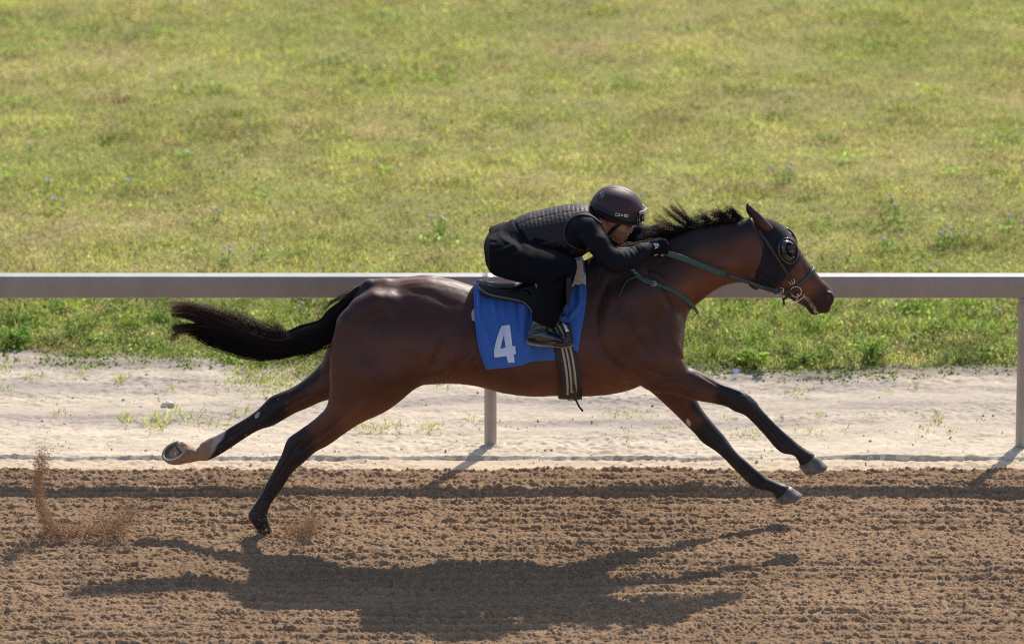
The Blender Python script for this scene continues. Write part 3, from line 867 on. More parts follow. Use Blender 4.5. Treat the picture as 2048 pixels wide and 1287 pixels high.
# neck
H.mesh(*loft([(1195, 512, 1330, 735, .15, 0, .2), (1225, 500, 1355, 690, .145, 0, .22), (1262, 496, 1370, 640, .125, 0, .25), (1310, 487, 1384, 617, .105, 0, .25), (1350, 470, 1410, 596, .092, 0, .22),
                 (1390, 456, 1438, 577, .085, 0, .18), (1430, 448, 1463, 568, .08, 0, .15), (1468, 443, 1490, 566, .078, 0, .1), (1500, 440, 1515, 566, .072, 0, .05)]), k=0.05)
# head
H.mesh(*loft([(1497, 437, 1480, 545, .062, 0), (1526, 436, 1503, 566, .078, 0), (1552, 444, 1519, 576, .092, 0, -.05), (1573, 460, 1538, 584, .096, 0, -.15), (1588, 484, 1556, 588, .088, 0, -.15), (1604, 504, 1573, 595, .072, 0, -.1),
                 (1620, 528, 1589, 603, .060, 0), (1638, 552, 1605, 611, .054, 0), (1653, 567, 1618, 620, .052, 0), (1664, 579, 1634, 627, .05, 0), (1671, 592, 1652, 624, .036, 0)], M=40), k=0.03)
# near and far thigh and hind legs
NH = [(760, 640, 836, 655, .04, -.11), (700, 640, 862, 655, .055, -.125), (666, 690, 872, 705, .095, -.15), (660, 735, 858, 745, .118, -.16), (659, 780, 822, 783, .105, -.155), (653, 812, 776, 819, .085, -.15),
      (637, 831, 728, 842, .066, -.145), (616, 848, 694, 863, .056, -.14), (590, 866, 656, 890, .050, -.135), (574, 879, 631, 903, .046, -.13), (563, 908, 607, 925, .041, -.13), (551, 932, 585, 944, .034, -.125),
      (535, 962, 568, 970, .028, -.12), (520, 992, 551, 994, .027, -.12), (507, 1011, 539, 1013, .030, -.12), (496, 1031, 535, 1034, .035, -.12), (507, 1050, 540, 1051, .030, -.12), (519, 1064, 546, 1063, .034, -.12), (526, 1076, 553, 1074, .036, -.12)]
H.mesh(*loft(NH), k=0.045)
FH = [(760, 640, 836, 655, .04, .11), (700, 640, 862, 665, .055, .125), (662, 675, 800, 760, .09, .145), (652, 702, 740, 795, .095, .15), (640, 727, 690, 798, .088, .145), (618, 750, 652, 800, .07, .14), (590, 771, 616, 815, .058, .14), (564, 783, 588, 827, .05, .135),
      (541, 793, 562, 842, .047, .135), (520, 814, 545, 851, .042, .13), (497, 832, 517, 860, .036, .13), (470, 848, 487, 878, .029, .13), (442, 865, 457, 898, .029, .125), (421, 875, 436, 911, .034, .125),
      (405, 883, 416, 920, .036, .12), (393, 896, 399, 921, .031, .12), (380, 897, 386, 923, .035, .12), (372, 892, 376, 922, .038, .12)]
H.mesh(*loft(FH), k=0.035)
# front legs (front edge first)
NF = [(1330, 640, 1230, 690, .075, -.15), (1364, 690, 1262, 752, .085, -.16), (1371, 728, 1300, 781, .080, -.165), (1389, 738, 1344, 787, .072, -.165), (1413, 750, 1386, 799, .062, -.165), (1441, 765, 1416, 804, .052, -.165),
      (1474, 777, 1451, 812, .044, -.16), (1495, 787, 1467, 821, .043, -.16), (1512, 802, 1484, 827, .043, -.16), (1521, 815, 1496, 835, .036, -.155), (1540, 836, 1513, 852, .030, -.155), (1561, 857, 1532, 873, .029, -.15),
      (1579, 872, 1549, 893, .031, -.15), (1595, 886, 1564, 905, .036, -.15), (1610, 897, 1585, 909, .032, -.15), (1624, 905, 1596, 921, .034, -.15), (1632, 911, 1600, 932, .040, -.15)]
H.mesh(*loft(NF), k=0.04)
FF = [(1340, 690, 1255, 750, .08, .14), (1370, 740, 1300, 782, .078, .15), (1385, 780, 1320, 799, .07, .15), (1401, 813, 1346, 823, .058, .15), (1418, 836, 1369, 846, .05, .15), (1436, 857, 1390, 867, .044, .145),
      (1450, 873, 1405, 884, .042, .145), (1462, 890, 1425, 897, .042, .14), (1475, 906, 1443, 911, .035, .14), (1495, 923, 1462, 931, .030, .14), (1513, 939, 1480, 949, .029, .135), (1528, 949, 1493, 963, .032, .135),
      (1540, 956, 1512, 976, .036, .13), (1557, 964, 1535, 981, .032, .13), (1572, 969, 1547, 987, .034, .13), (1578, 973, 1550, 997, .040, .13)]
H.mesh(*loft(FF), k=0.035)
# muscle masses, near and far
for s in (-1, 1):
    def q(px, py, y): 
        w = P(px, py, -abs(y)); return (w[0], s * abs(y), w[2])
    H.ell(q(1262, 640, .150), (.14, .085, .27), .05, rot=-0.5)           # shoulder blade
    H.ell(q(1330, 655, .115), (.085, .08, .13), .03)                   # point of the shoulder
    H.ell(q(1290, 720, .175), (.16, .07, .10), .04, rot=0.35)          # triceps and elbow
    H.chain([(q(775, 606, .11), .050), (q(750, 606, .11), .050), (q(724, 620, .115), .056), (q(702, 648, .12), .060), (q(690, 690, .125), .065)], .045)   # buttock
    H.ell(q(848, 712, .205), (.085, .06, .10), .05, rot=0.5)            # stifle
    H.ell(q(1527, 540, .055), (.085, .035, .10), .02, rot=-0.4)          # cheek
    H.ell(q(1579, 500, .075), (.045, .028, .035), .015, rot=-0.8)        # brow over the eye
    H.ell(q(1657, 596, .036), (.028, .020, .034), .012)                 # nostril rim
    H.ell(q(1659, 595, .062), (.011, .024, .020), .006, 's', rot=-0.5)    # nostril
    # windpipe groove, flank hollow, shoulder edges
    H.cap(q(1440, 545, .095), q(1365, 608, .16), .018, .02, .03, 's')
    H.cap(q(1290, 515, .175), q(1372, 625, .15), .012, .02, .03, 's')
    H.cap(q(905, 655, .305), q(872, 735, .30), .035, .03, .05, 's')
    H.cap(q(1198, 690, .285), q(1272, 765, .255), .014, .02, .03, 's')
    H.cap(q(1365, 714, .175), q(1384, 724, .21), .012, .01, .02, 's')
    H.cap(q(640, 870, .20), q(598, 905, .19), .014, .012, .02, 's')      # hollow in front of the hock tendon
    H.cap(q(1405, 790, .235), q(1480, 802, .21), .012, .010, .02, 's')
    H.cap(q(1520, 838, .193), q(1562, 880, .19), .008, .008, .012, 's')   # tendon groove
    H.cap(q(1640, 615, .062), q(1607, 592, .070), .005, .005, .010, 's')    # mouth
# groove along the spine and between neck and withers
H.cap(P(790, 545, 0), P(925, 551, 0), .020, .014, .03, 's')
# gap between the buttocks seen behind
H.cap(P(668, 700, 0), P(690, 790, 0), .03, .05, .04, 's')
# chin and lips
H.ell(P(1626, 620, 0), (.030, .030, .022), .012, rot=-0.6)
H.ell(P(1651, 614, 0), (.030, .036, .028), .015, rot=-0.9)
H0 = H.copy()          # the animal without ears, for the hood
# ears
def ear(s, pts):
    st = [(a, b, c, d, w, s * .062) for a, b, c, d, w in pts]
    H.mesh(*loft(st, M=20), k=0.012)
ear(-1, [(1498, 409, 1500, 409, .003), (1497, 418, 1507, 416, .010), (1502, 432, 1518, 426, .016), (1510, 446, 1530, 437, .020), (1522, 456, 1540, 447, .020), (1536, 463, 1548, 456, .018)])
ear(1, [(1494, 404, 1496, 404, .003), (1491, 413, 1500, 412, .010), (1492, 422, 1508, 422, .016), (1498, 432, 1520, 434, .020), (1512, 444, 1534, 444, .018)])
H.cap(P(1500, 414, -.085), P(1517, 450, -.10), .006, .011, .006, 's')
H.cap(P(1494, 410, .04), P(1498, 428, .04), .005, .010, .006, 's')
# tail dock
H.chain([(P(768, 572, 0), .034), (P(738, 573, 0), .030), (P(714, 594, 0), .028), (P(692, 626, 0), .024), (P(668, 655, 0), .018)], .03)

HV_, HQ_ = H.to_mesh()
# smooth the voxel steps a little
def relax(V, Q, it=3, lam=0.5):
    n = len(V)
    a = np.concatenate([Q[:, 0], Q[:, 1], Q[:, 2], Q[:, 3]]); b = np.concatenate([Q[:, 1], Q[:, 2], Q[:, 3], Q[:, 0]])
    cnt = np.bincount(a, minlength=n) + np.bincount(b, minlength=n)
    for _ in range(it):
        S = np.zeros((n, 3))
        for k in range(3):
            S[:, k] = np.bincount(a, V[b, k], n) + np.bincount(b, V[a, k], n)
        V = V + lam * (S / cnt[:, None] - V)
    return V
HV_ = relax(HV_.astype(float), HQ_, 2)

def seg_d(x, y, pts):
    """pixel distance to a broken line, and position along it"""
    d = np.full(x.shape, 1e9)
    for (ax, ay), (bx, by) in zip(pts[:-1], pts[1:]):
        ex, ey = bx - ax, by - ay
        t = np.clip(((x - ax) * ex + (y - ay) * ey) / (ex * ex + ey * ey), 0, 1)
        d = np.minimum(d, np.hypot(x - ax - t * ex, y - ay - t * ey))
    return d
def sm(a, b, x):
    t = np.clip((x - a) / (b - a), 0, 1); return t * t * (3 - 2 * t)

def coat_color(V):
    # painted with the side view of the animal itself, both sides alike
    w = V.copy()
    n1 = noise3(w[:, 0] * 5, w[:, 1] * 5, w[:, 2] * 5, 3); n2 = noise3(w[:, 0] * 17, w[:, 1] * 17, w[:, 2] * 17, 4)
    hair = noise3(w[:, 0] * 60, w[:, 1] * 60, w[:, 2] * 140, 5)
    far = w[:, 1] > 0.03
    x, y = proj(w)
    ym = np.where(far, -w[:, 1], w[:, 1]); x2, y2 = proj(np.stack([w[:, 0], ym, w[:, 2]], 1))
    jig = 6 * n1 + 3 * n2
    brown = np.array([0.098, 0.035, 0.021]); black = np.array([0.014, 0.011, 0.013]); red = np.array([0.172, 0.060, 0.028])
    blk = np.zeros(len(w))
    near_l = ~far
    def add(pts, r0, r1, amt=1.0, sel=None, xx=x, yy=y):
        d = seg_d(xx, yy, pts) + jig
        m = amt * (1 - sm(r0, r1, d))
        if sel is not None: m = m * sel
        return m
    blk = np.maximum(blk, add([(560, 900), (530, 1000), (515, 1075)], 46, 70, 1, near_l))
    blk = np.maximum(blk, add([(585, 868), (600, 880)], 18, 44, .9, near_l))
    blk = np.maximum(blk, add([(520, 830), (430, 890), (340, 910)], 44, 66, 1, far & (x < 640)))
    blk = np.maximum(blk, add([(560, 795), (640, 735)], 8, 30, .8, far & (x < 640)))
    blk = np.maximum(blk, add([(1480, 790), (1560, 880), (1630, 930)], 40, 62, 1, near_l & (x > 1390)))
    blk = np.maximum(blk, add([(1400, 745), (1440, 768)], 10, 26, .5, near_l & (x > 1370)))
    blk = np.maximum(blk, add([(1432, 880), (1500, 950), (1570, 990)], 40, 66, 1, far & (x > 1330) & (y > 780)))
    blk = np.maximum(blk, add([(1395, 810), (1440, 860)], 8, 26, .9, far & (x > 1330) & (y > 780)))
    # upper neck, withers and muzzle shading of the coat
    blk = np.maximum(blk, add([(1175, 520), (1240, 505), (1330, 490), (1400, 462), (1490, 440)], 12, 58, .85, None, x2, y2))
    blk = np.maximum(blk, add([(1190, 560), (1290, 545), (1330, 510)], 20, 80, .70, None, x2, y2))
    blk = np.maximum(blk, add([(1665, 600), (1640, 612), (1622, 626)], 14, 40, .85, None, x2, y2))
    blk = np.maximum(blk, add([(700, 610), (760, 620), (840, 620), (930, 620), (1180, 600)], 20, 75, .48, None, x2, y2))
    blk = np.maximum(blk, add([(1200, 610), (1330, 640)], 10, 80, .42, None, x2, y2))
    blk = np.maximum(blk, add([(745, 560), (700, 600), (680, 650)], 5, 16, .9, (np.abs(w[:, 1]) < .07)))
    blk = np.clip(blk + 0.10 * n1 * (blk > 0.02), 0, 1)
    rd = np.maximum(1 - sm(0, 45, seg_d(x2, y2, [(790, 800), (700, 845)]) + jig), 1 - sm(0, 40, seg_d(x2, y2, [(1600, 570), (1630, 585)]) + jig)) * 0.8
    rd = np.maximum(rd, (1 - sm(0, 40, seg_d(x2, y2, [(1360, 580), (1460, 540)]) + jig)) * .7)
    rd = np.maximum(rd, (1 - sm(0, 60, seg_d(x2, y2, [(900, 770), (1100, 785), (1250, 775)]) + jig)) * .6)
    c = brown * (1 - rd[:, None]) + red * rd[:, None]
    vein = 1 - np.abs(noise3(w[:, 0] * 9 + 2 * n1, w[:, 1] * 9, w[:, 2] * 6, 8)) * 2
    c = c * (1 + 0.22 * n1 + 0.10 * np.clip(vein, -1, 1) * n2)[:, None]
    dusty = np.clip(0.35 - w[:, 2] * 0.5, 0, .3) * (0.5 + n2)
    c = c * (1 - blk[:, None]) + black * blk[:, None]
    c = c + np.clip(dusty, 0, .3)[:, None] * np.array([0.05, 0.035, 0.028])
    # white sock with mud on the far hind pastern
    sock = far & (x < 470)
    m = sock * (1 - sm(430, 436, x + 0.5 * (y - 890) + jig * 1.3))
    mud = sm(-0.4, 0.5, n1 + 0.8 * n2 + (428 - x) / 26)
    white = np.array([0.45, 0.38, 0.36]); tan = np.array([0.34, 0.20, 0.11])
    sc = white * (1 - mud[:, None]) * (1 + .15 * n2)[:, None] + tan * mud[:, None]
    c = c * (1 - m[:, None]) + sc * m[:, None]
    # inside of nostril and ear
    nz = 1 - sm(.006, .012, np.linalg.norm((w - np.array(P(1657, 590, 0))) * [1, 0, .8], axis=1))
    nz = nz * (np.abs(w[:, 1]) < .056) * (np.abs(w[:, 1]) > .02) 
    c = c * (1 - nz[:, None]) + np.array([0.22, 0.035, 0.022]) * nz[:, None]
    return np.clip(c * (1 + 0.10 * n2 + 0.06 * hair)[:, None], 0.004, 1), blk

# muscle edges, tendons, veins and skin folds: shallow strokes drawn on the side of the animal
def normals_of(V, Q):
    n = np.cross(V[Q[:, 2]] - V[Q[:, 0]], V[Q[:, 3]] - V[Q[:, 1]])
    N_ = np.zeros_like(V)
    for k in range(4):
        for c_ in range(3): N_[:, c_] += np.bincount(Q[:, k], n[:, c_], len(V))
    return N_ / (np.linalg.norm(N_, axis=1)[:, None] + 1e-9)
ST = [  # (path, depth mm, width px, side)  side: -1 near, 1 far, 0 both
    ([(1218, 560), (1196, 610), (1192, 660), (1210, 710), (1245, 742), (1278, 772)], -7, 6, 0), ([(1232, 570), (1214, 620), (1214, 670), (1236, 715), (1268, 745)], 5, 9, 0),
    ([(1296, 540), (1330, 575), (1352, 610), (1366, 645)], -7, 6, 0), ([(1282, 560), (1318, 600), (1340, 640), (1350, 690)], 5, 9, 0),
    ([(1260, 600), (1262, 650), (1282, 690), (1320, 710)], -4, 6, 0), ([(1300, 650), (1322, 690), (1364, 716)], -5, 5, 0),
    ([(1290, 738), (1330, 752), (1370, 752)], -4, 5, -1), ([(1325, 764), (1380, 768), (1440, 778), (1480, 790)], -5, 4, -1), ([(1395, 745), (1440, 772), (1480, 786)], -3.5, 3, -1), ([(1350, 775), (1400, 790), (1455, 803)], -4, 3.5, -1),
    ([(1486, 795), (1500, 808), (1508, 824)], 3, 4, -1), ([(1470, 800), (1484, 812), (1494, 828)], -3, 3, -1),
    ([(1512, 828), (1534, 852), (1556, 878), (1570, 892)], -4, 2.6, -1), ([(1524, 828), (1546, 852), (1568, 872)], -2, 2.5, -1), ([(1572, 884), (1584, 896), (1590, 906)], -2.5, 3, -1),
    ([(1370, 800), (1395, 830), (1420, 862), (1440, 885)], -4.5, 4, 1), ([(1350, 800), (1375, 836), (1402, 868)], -3, 3, 1), ([(1448, 903), (1474, 930), (1496, 955)], -4, 2.6, 1), ([(1466, 905), (1492, 932), (1514, 950)], -2, 2.5, 1), ([(1430, 880), (1444, 892), (1450, 904)], 3, 4, 1),
    ([(905, 645), (888, 690), (868, 725), (848, 752)], -8, 9, 0), ([(930, 660), (912, 700), (892, 735), (872, 760)], 4, 8, 0), ([(945, 700), (918, 730), (895, 752)], -3, 4, 0), ([(955, 715), (930, 740), (905, 757)], -2.5, 3.5, 0), ([(940, 690), (925, 705)], -2, 3, 0),
    ([(770, 590), (790, 640), (830, 690), (850, 730)], 4, 14, 0), ([(745, 620), (752, 680), (770, 740), (790, 790)], -5, 10, 0), ([(700, 640), (692, 700), (697, 760), (700, 800)], -4, 7, 0), ([(800, 575), (860, 590), (905, 610)], -3, 9, 0),
    ([(690, 830), (660, 858), (628, 880), (606, 900)], -6, 4.5, -1), ([(668, 822), (640, 845), (612, 866), (590, 878)], 3, 4, -1), ([(740, 800), (700, 835), (664, 868)], 3.5, 9, -1), ([(600, 885), (584, 905), (578, 925)], -3.5, 3.5, -1),
    ([(572, 925), (556, 950), (540, 985), (528, 1010)], -4.5, 2.6, -1), ([(586, 930), (566, 960), (550, 995)], -2, 2.4, -1), ([(516, 1014), (512, 1030), (518, 1046)], -3, 3, -1),
    ([(620, 790), (590, 805), (566, 820), (548, 835)], -4.5, 4, 1), ([(545, 812), (528, 826), (520, 842)], -3, 3.5, 1), ([(510, 845), (480, 862), (450, 882), (432, 896)], -3.5, 2.6, 1),
    ([(1500, 545), (1470, 552), (1430, 568), (1400, 590), (1378, 612)], -6, 5, 0), ([(1495, 520), (1450, 530), (1410, 552), (1385, 580)], 4, 8, 0), ([(1470, 500), (1430, 522), (1400, 545)], -4, 7, 0), ([(1380, 480), (1340, 510), (1310, 540)], -3, 9, 0),
    ([(1543, 552), (1560, 560), (1585, 566)], -2.5, 3.5, 0), ([(1560, 540), (1590, 548), (1612, 560)], 3, 4, 0), ([(1600, 520), (1612, 545), (1630, 565), (1645, 578)], -3, 3.5, 0), ([(1592, 535), (1604, 555), (1622, 574)], 2.5, 3, 0), ([(1606, 591), (1618, 603), (1632, 616), (1642, 622)], -4, 2.2, 0),
    ([(1648, 583), (1650, 594), (1656, 604)], -2, 3, 0), ([(1000, 750), (1060, 765), (1100, 762)], -2, 8, 0)]
for k in range(7):
    x0 = 985 + k * 27; ST.append(([(x0 - 14, 610), (x0, 660), (x0 + 2, 710), (x0 - 10, 755)], -2.2, 6, 0))
N_ = normals_of(HV_, HQ_)
far_ = HV_[:, 1] > 0
ym_ = np.where(far_, -HV_[:, 1], HV_[:, 1]); xb, yb = proj(np.stack([HV_[:, 0], ym_, HV_[:, 2]], 1)); xa, ya = proj(HV_)
disp = np.zeros(len(HV_))
for path, dep_, wd, side in ST:
    path = catmull(path, 4); lo_ = path.min(0) - 4 * wd; hi_ = path.max(0) + 4 * wd
    X_, Y_ = (xb, yb) if side == 0 else (xa, ya)
    sel = (X_ > lo_[0]) & (X_ < hi_[0]) & (Y_ > lo_[1]) & (Y_ < hi_[1])
    if side == -1: sel &= ~far_ & (HV_[:, 1] < -.02)
    if side == 1: sel &= far_
    idx_ = np.nonzero(sel)[0]
    if len(idx_) == 0: continue
    d_ = seg_d(X_[idx_], Y_[idx_], path)
    ends = np.minimum(np.hypot(X_[idx_] - path[0, 0], Y_[idx_] - path[0, 1]), np.hypot(X_[idx_] - path[-1, 0], Y_[idx_] - path[-1, 1]))
    disp[idx_] += dep_ * .0014 * np.exp(-(d_ / wd) ** 2) * np.clip(.35 + ends / (3 * wd), 0, 1)
side_w = np.clip(np.abs(N_[:, 1]) * 1.6, 0, 1)
disp = disp * side_w + .0016 * noise3(HV_[:, 0] * 14, HV_[:, 1] * 14, HV_[:, 2] * 14, 6) * (HV_[:, 2] > .75) + .0006 * noise3(HV_[:, 0] * 45, HV_[:, 1] * 45, HV_[:, 2] * 45, 7)
sk = (HV_[:, 1] > .03) & (xa < 425)
disp = disp + sk * .0035 * np.clip(noise3(HV_[:, 0] * 55, HV_[:, 1] * 55, HV_[:, 2] * 55, 12), -.3, 1)
HV_ = HV_ + N_ * disp[:, None]
hc, _ = coat_color(HV_)
coat_mat = mat("bay_coat", (0.12, 0.045, 0.02), 0.48, spec=0.27, tint=True, sheen=0.02, bump=(420, 0.16, 0.002))
coat_mat.node_tree.nodes["Principled BSDF"].inputs["Sheen Roughness"].default_value = 0.4
horse = mesh_np("racehorse", HV_, HQ_, coat_mat, None, True, hc)
tag(horse, "dark bay racehorse stretched out at full gallop on the dirt track", "horse")
HB = bvh_of([horse])

# hooves
hoof_mat = mat("hoof_horn", (0.125, 0.105, 0.095), 0.42, spec=0.4, vary=(35, 0.55, 6), bump=(150, 0.15, 0.002))
shoe_mat = mat("horseshoe_metal", (0.26, 0.22, 0.18), 0.6, metal=0.2, vary=(60, 0.3))
sole_mat = mat("hoof_sole", (0.12, 0.078, 0.05), 0.9, vary=(60, 0.5, 6), bump=(120, 0.8, 0.004))
muddy_mat = mat("muddy_hoof", (0.30, 0.18, 0.105), 0.6, vary=(40, 0.3, 6), bump=(110, 0.4, 0.003))
def hoof(st, m=hoof_mat):
    V, F = loft(st, n=3, smooth=False, M=32, ex=2.2)
    o = mesh_np("hoof", V, F, m, horse)
    return o
def dens(a, b, n):
    return [tuple(np.array(a) + (np.array(b) - np.array(a)) * i / n) for i in range(n + 1)]
hoof([(1628, 909, 1599, 930, .030, -.15)] + dens((1632, 909, 1598, 933, .044, -.15), (1655, 933, 1609, 946, .060, -.15), 4) + [(1654, 935, 1611, 947, .056, -.15)])
hoof([(1574, 974, 1552, 996, .030, .13)] + dens((1579, 971, 1549, 998, .044, .13), (1604, 989, 1558, 1005, .060, .13), 4) + [(1603, 992, 1560, 1006, .056, .13)])
hoof([(526, 1074, 550, 1072, .028, -.12), (526, 1082, 554, 1080, .040, -.12), (528, 1102, 568, 1100, .054, -.12)], muddy_mat)
# raised far hind hoof, sole towards the sky
hc_ = P(349, 903, .085); A_, B_ = .070, .060
toe = P(330, 917, .10) - P(371, 887, .14); toe /= np.linalg.norm(toe)
nrm = np.array([-0.55, -0.58, 0.50]); nrm -= toe * (nrm @ toe); nrm /= np.linalg.norm(nrm)
sd_ = np.cross(nrm, toe)
def hoof_ring(c, a, b, n=36, heel=0.0):
    t = np.linspace(0, 2 * math.pi, n, endpoint=False)
    ct = np.cos(t); ct = np.where(ct < -0.55, -0.55 - (ct + 0.55) * heel, ct)
    return c + np.outer(a * ct, toe) + np.outer(b * np.sin(t), sd_)
Vb, Tb = loft([(394, 898, 398, 920, .030, .12), (384, 891, 388, 923, .040, .12), (372, 884, 371, 926, .052, .12), (358, 883, 356, 929, .058, .12), (344, 889, 342, 928, .056, .12), (333, 900, 333, 924, .044, .12), (326, 910, 327, 919, .02, .12)], M=32)
FHf = Field(Vb.min(0) - .02, Vb.max(0) + .02, .003)
FHf.mesh(Vb, Tb, 0)
sl, X, Y, Z = FHf.win(Vb.min(0), Vb.max(0))
FHf.comb(sl, ((X - hc_[0]) * nrm[0] + (Y - hc_[1]) * nrm[1] + (Z - hc_[2]) * nrm[2] + .002).astype(np.float32), .008, 'i')
V, Q = FHf.to_mesh(); V = relax(V.astype(float), Q, 1)
V = V + (.0022 * noise3(V[:, 0] * 70, V[:, 1] * 70, V[:, 2] * 70, 14))[:, None] * np.array([0, -1, 0])
hf = mesh_np("hoof", V, Q, muddy_mat, horse)
t_ = np.linspace(math.radians(-138), math.radians(138), 34)
sh = np.array([hc_ + toe * (A_ * .90 * math.cos(a)) + sd_ * (B_ * .90 * math.sin(a)) + nrm * .003 for a in t_])
V, F = strap(sh, np.tile(nrm, (34, 1)), .015, .006)
mesh_np("horseshoe", V, F, shoe_mat, hf, False)
fr = [hc_ + toe * (A_ * .55) + nrm * .001, hc_ + nrm * .004, hc_ - toe * (A_ * .62) + nrm * .004]
sv = hoof_ring(hc_ + nrm * .001, A_ * .88, B_ * .88, heel=.2); V = np.vstack([sv, hc_[None] - nrm * .006]); 
mesh_np("sole", V, np.array([(36, j, (j + 1) % 36) for j in range(36)]), sole_mat, hf)

# chestnuts on the inside of the far legs
chest_mat = mat("chestnut_horn", (0.42, 0.36, 0.33), 0.8, vary=(150, 0.35), bump=(200, 0.5, 0.002))
def ov(cx, cy, a, b, ang):
    return [(cx + a * math.cos(t) * math.cos(ang) - b * math.sin(t) * math.sin(ang), cy + a * math.cos(t) * math.sin(ang) + b * math.sin(t) * math.cos(ang)) for t in np.linspace(0, 2 * math.pi, 14, endpoint=False)]
def on_far(px, py):
    w = P(px, py, .08); 
    for _ in range(4):
        p, n_ = cast(HB, (w[0], -0.02 if px > 1000 else 0.0, w[2]), (0, 1, 0))
        if p is None: return w, np.array([0, -1, 0.])
        w = P(px, py, p[1])
    return p, n_
def patch(name, pl, m, par):
    pts = []; c = np.mean(pl, 0)
    for r in (1.0, 0.6, 0.0):
        for a, b in (pl if r else [tuple(c)]):
            p, n_ = on_far(c[0] + (a - c[0]) * r, c[1] + (b - c[1]) * r)
            pts.append(p + n_ * (0.0005 if r == 1 else 0.004 if r else 0.005))
    k = len(pl); Q = [(j, (j + 1) % k, k + (j + 1) % k, k + j) for j in range(k)]; T = [(k + j, k + (j + 1) % k, 2 * k) for j in range(k)]
    return mesh_np(name, np.array(pts), [np.array(Q), np.array(T)], m, par)
patch("chestnut", ov(1377, 844, 8, 4.2, 1.2), chest_mat, horse)
patch("chestnut", ov(515, 829, 8, 4.0, -1.05), chest_mat, horse)

# eye
eye_mat = mat("horse_eye", (0.012, 0.008, 0.006), 0.08, spec=0.8, coat=1.0)
for s in (-1, 1):
    w = P(1581, 505, -.10)
    V, F = blob((w[0], s * .093, w[2]), .021, 3, 0, 0, (1.1, .6, .9)); mesh_np("eye", V, F, eye_mat, horse)

# ------------------------------------------------------------------ mane and tail
hair_mat = mat("black_hair", (0.02, 0.015, 0.014), 0.6, spec=0.12, tint=True)
def strands(paths, rads, cols, name, label=None, m=5, sides=3):
    """paths (n,m,3) -> thin tapered tubes"""
    paths = np.asarray(paths); n, m, _ = paths.shape
    T = np.gradient(paths, axis=1); T /= np.linalg.norm(T, axis=2, keepdims=True) + 1e-9
    ref = np.array([0.05, -1.0, 0.12]); u = np.cross(T, ref); u /= np.linalg.norm(u, axis=2, keepdims=True) + 1e-9
    v = np.cross(T, u)
    tp = np.linspace(1, 0.15, m)[None, :, None] ** 0.7
    R = np.asarray(rads)[:, None, None] * tp
    V = np.stack([paths + R * (math.cos(a) * u + math.sin(a) * v) for a in np.linspace(0, 2 * math.pi, sides, endpoint=False)], 2)
    idx = np.arange(n * m * sides).reshape(n, m, sides)
    Q = np.concatenate([np.stack([idx[:, :-1, j], idx[:, :-1, (j + 1) % sides], idx[:, 1:, (j + 1) % sides], idx[:, 1:, j]], -1).reshape(-1, 4) for j in range(sides)])
    C = np.repeat(np.asarray(cols).reshape(n, m, 3), sides, axis=1).reshape(-1, 3) if np.ndim(cols) == 3 else np.repeat(cols, m * sides, axis=0)
    return V.reshape(-1, 3), Q, C

def bez(P0, P1, P2, P3, m):
    t = np.linspace(0, 1, m)[None, :, None]
    return (1 - t) ** 3 * P0[:, None] + 3 * (1 - t) ** 2 * t * P1[:, None] + 3 * (1 - t) * t * t * P2[:, None] + t ** 3 * P3[:, None]

# tail: strands run between an upper and a lower outline
up = catmull([(748, 559), (715, 572), (682, 600), (655, 622), (640, 642), (600, 655), (566, 668), (520, 660), (470, 640), (420, 622), (380, 610), (342, 612)], 6)
lo = catmull([(742, 580), (718, 612), (690, 650), (668, 678), (640, 694), (600, 706), (556, 714), (510, 714), (460, 700), (410, 682), (375, 664), (345, 662)], 6)
def tail_pt(s, a):
    i = s * (len(up) - 1); k = np.clip(i.astype(int), 0, len(up) - 2); f = (i - k)[..., None]
    U = up[k] * (1 - f) + up[k + 1] * f; L = lo[k] * (1 - f) + lo[k + 1] * f
    return U * (1 - a[..., None]) + L * a[..., None]
n, m = 5200, 22
a0 = RNG.beta(1.1, 1.1, n); s0 = RNG.uniform(0, 0.30, n) ** 1.2; s1 = np.clip(RNG.beta(2.7, 1.25, n) * 1.05, s0 + 0.15, 1.0)
# two locks at the end: few hairs stay in the gap between them
tt = np.linspace(0, 1, m)
S = s0[:, None] + (s1 - s0)[:, None] * tt
drift = RNG.normal(0, 0.10, n)[:, None] * S
gap = 0.60
A = a0[:, None] + drift
push = np.clip((S - 0.80) / 0.2, 0, 1) * 0.16 * np.sign(A - gap) * np.exp(-((A - gap) / 0.22) ** 2)
A = A + push + 0.03 * np.sin(S * 9 + a0[:, None] * 14)
XY = tail_pt(S, A)
lump = noise2(a0 * 7.0, s0 * 3, 91)[:, None]
thick = 0.02 + 0.055 * np.sin(np.clip(S, 0, 1) * math.pi) ** 0.7
Yd = (RNG.uniform(-1, 1, n)[:, None] * np.sqrt(np.clip(1 - (2 * np.clip(A, 0, 1) - 1) ** 2, 0.05, 1))) * thick + 0.01
XY = XY + (RNG.normal(0, 1.6, (n, 1, 2)) * S[..., None]) + 0.45 * np.stack([np.sin(S * 31 + a0[:, None] * 40), np.cos(S * 27 + s0[:, None] * 60)], -1) * S[..., None]
W = np.array([P(px, py, 0) for px, py in XY.reshape(-1, 2)]).reshape(n, m, 3)
dd = np.array([(x_ - 1024) / FPX for x_ in XY[..., 0].ravel()]).reshape(n, m)
W[..., 1] += Yd; W[..., 2] -= Yd * SP / CP
tipc = (np.clip((S - 0.40) / 0.5, 0, 1) * np.clip((.62 - A) / .3, 0, 1))[..., None]
col = np.array([0.014, 0.010, 0.010]) * (1 - tipc) + np.array([0.060, 0.026, 0.021]) * tipc
col = col * (RNG.uniform(0.5, 1.7, (n, 1, 1)) * (1 + 0.9 * np.clip(noise2(a0 * 22, s0 * 2 + 1, 92), -.6, 1))[:, None, None])
parts = [strands(W, RNG.uniform(0.0006, 0.0013, n), col, "tail")]
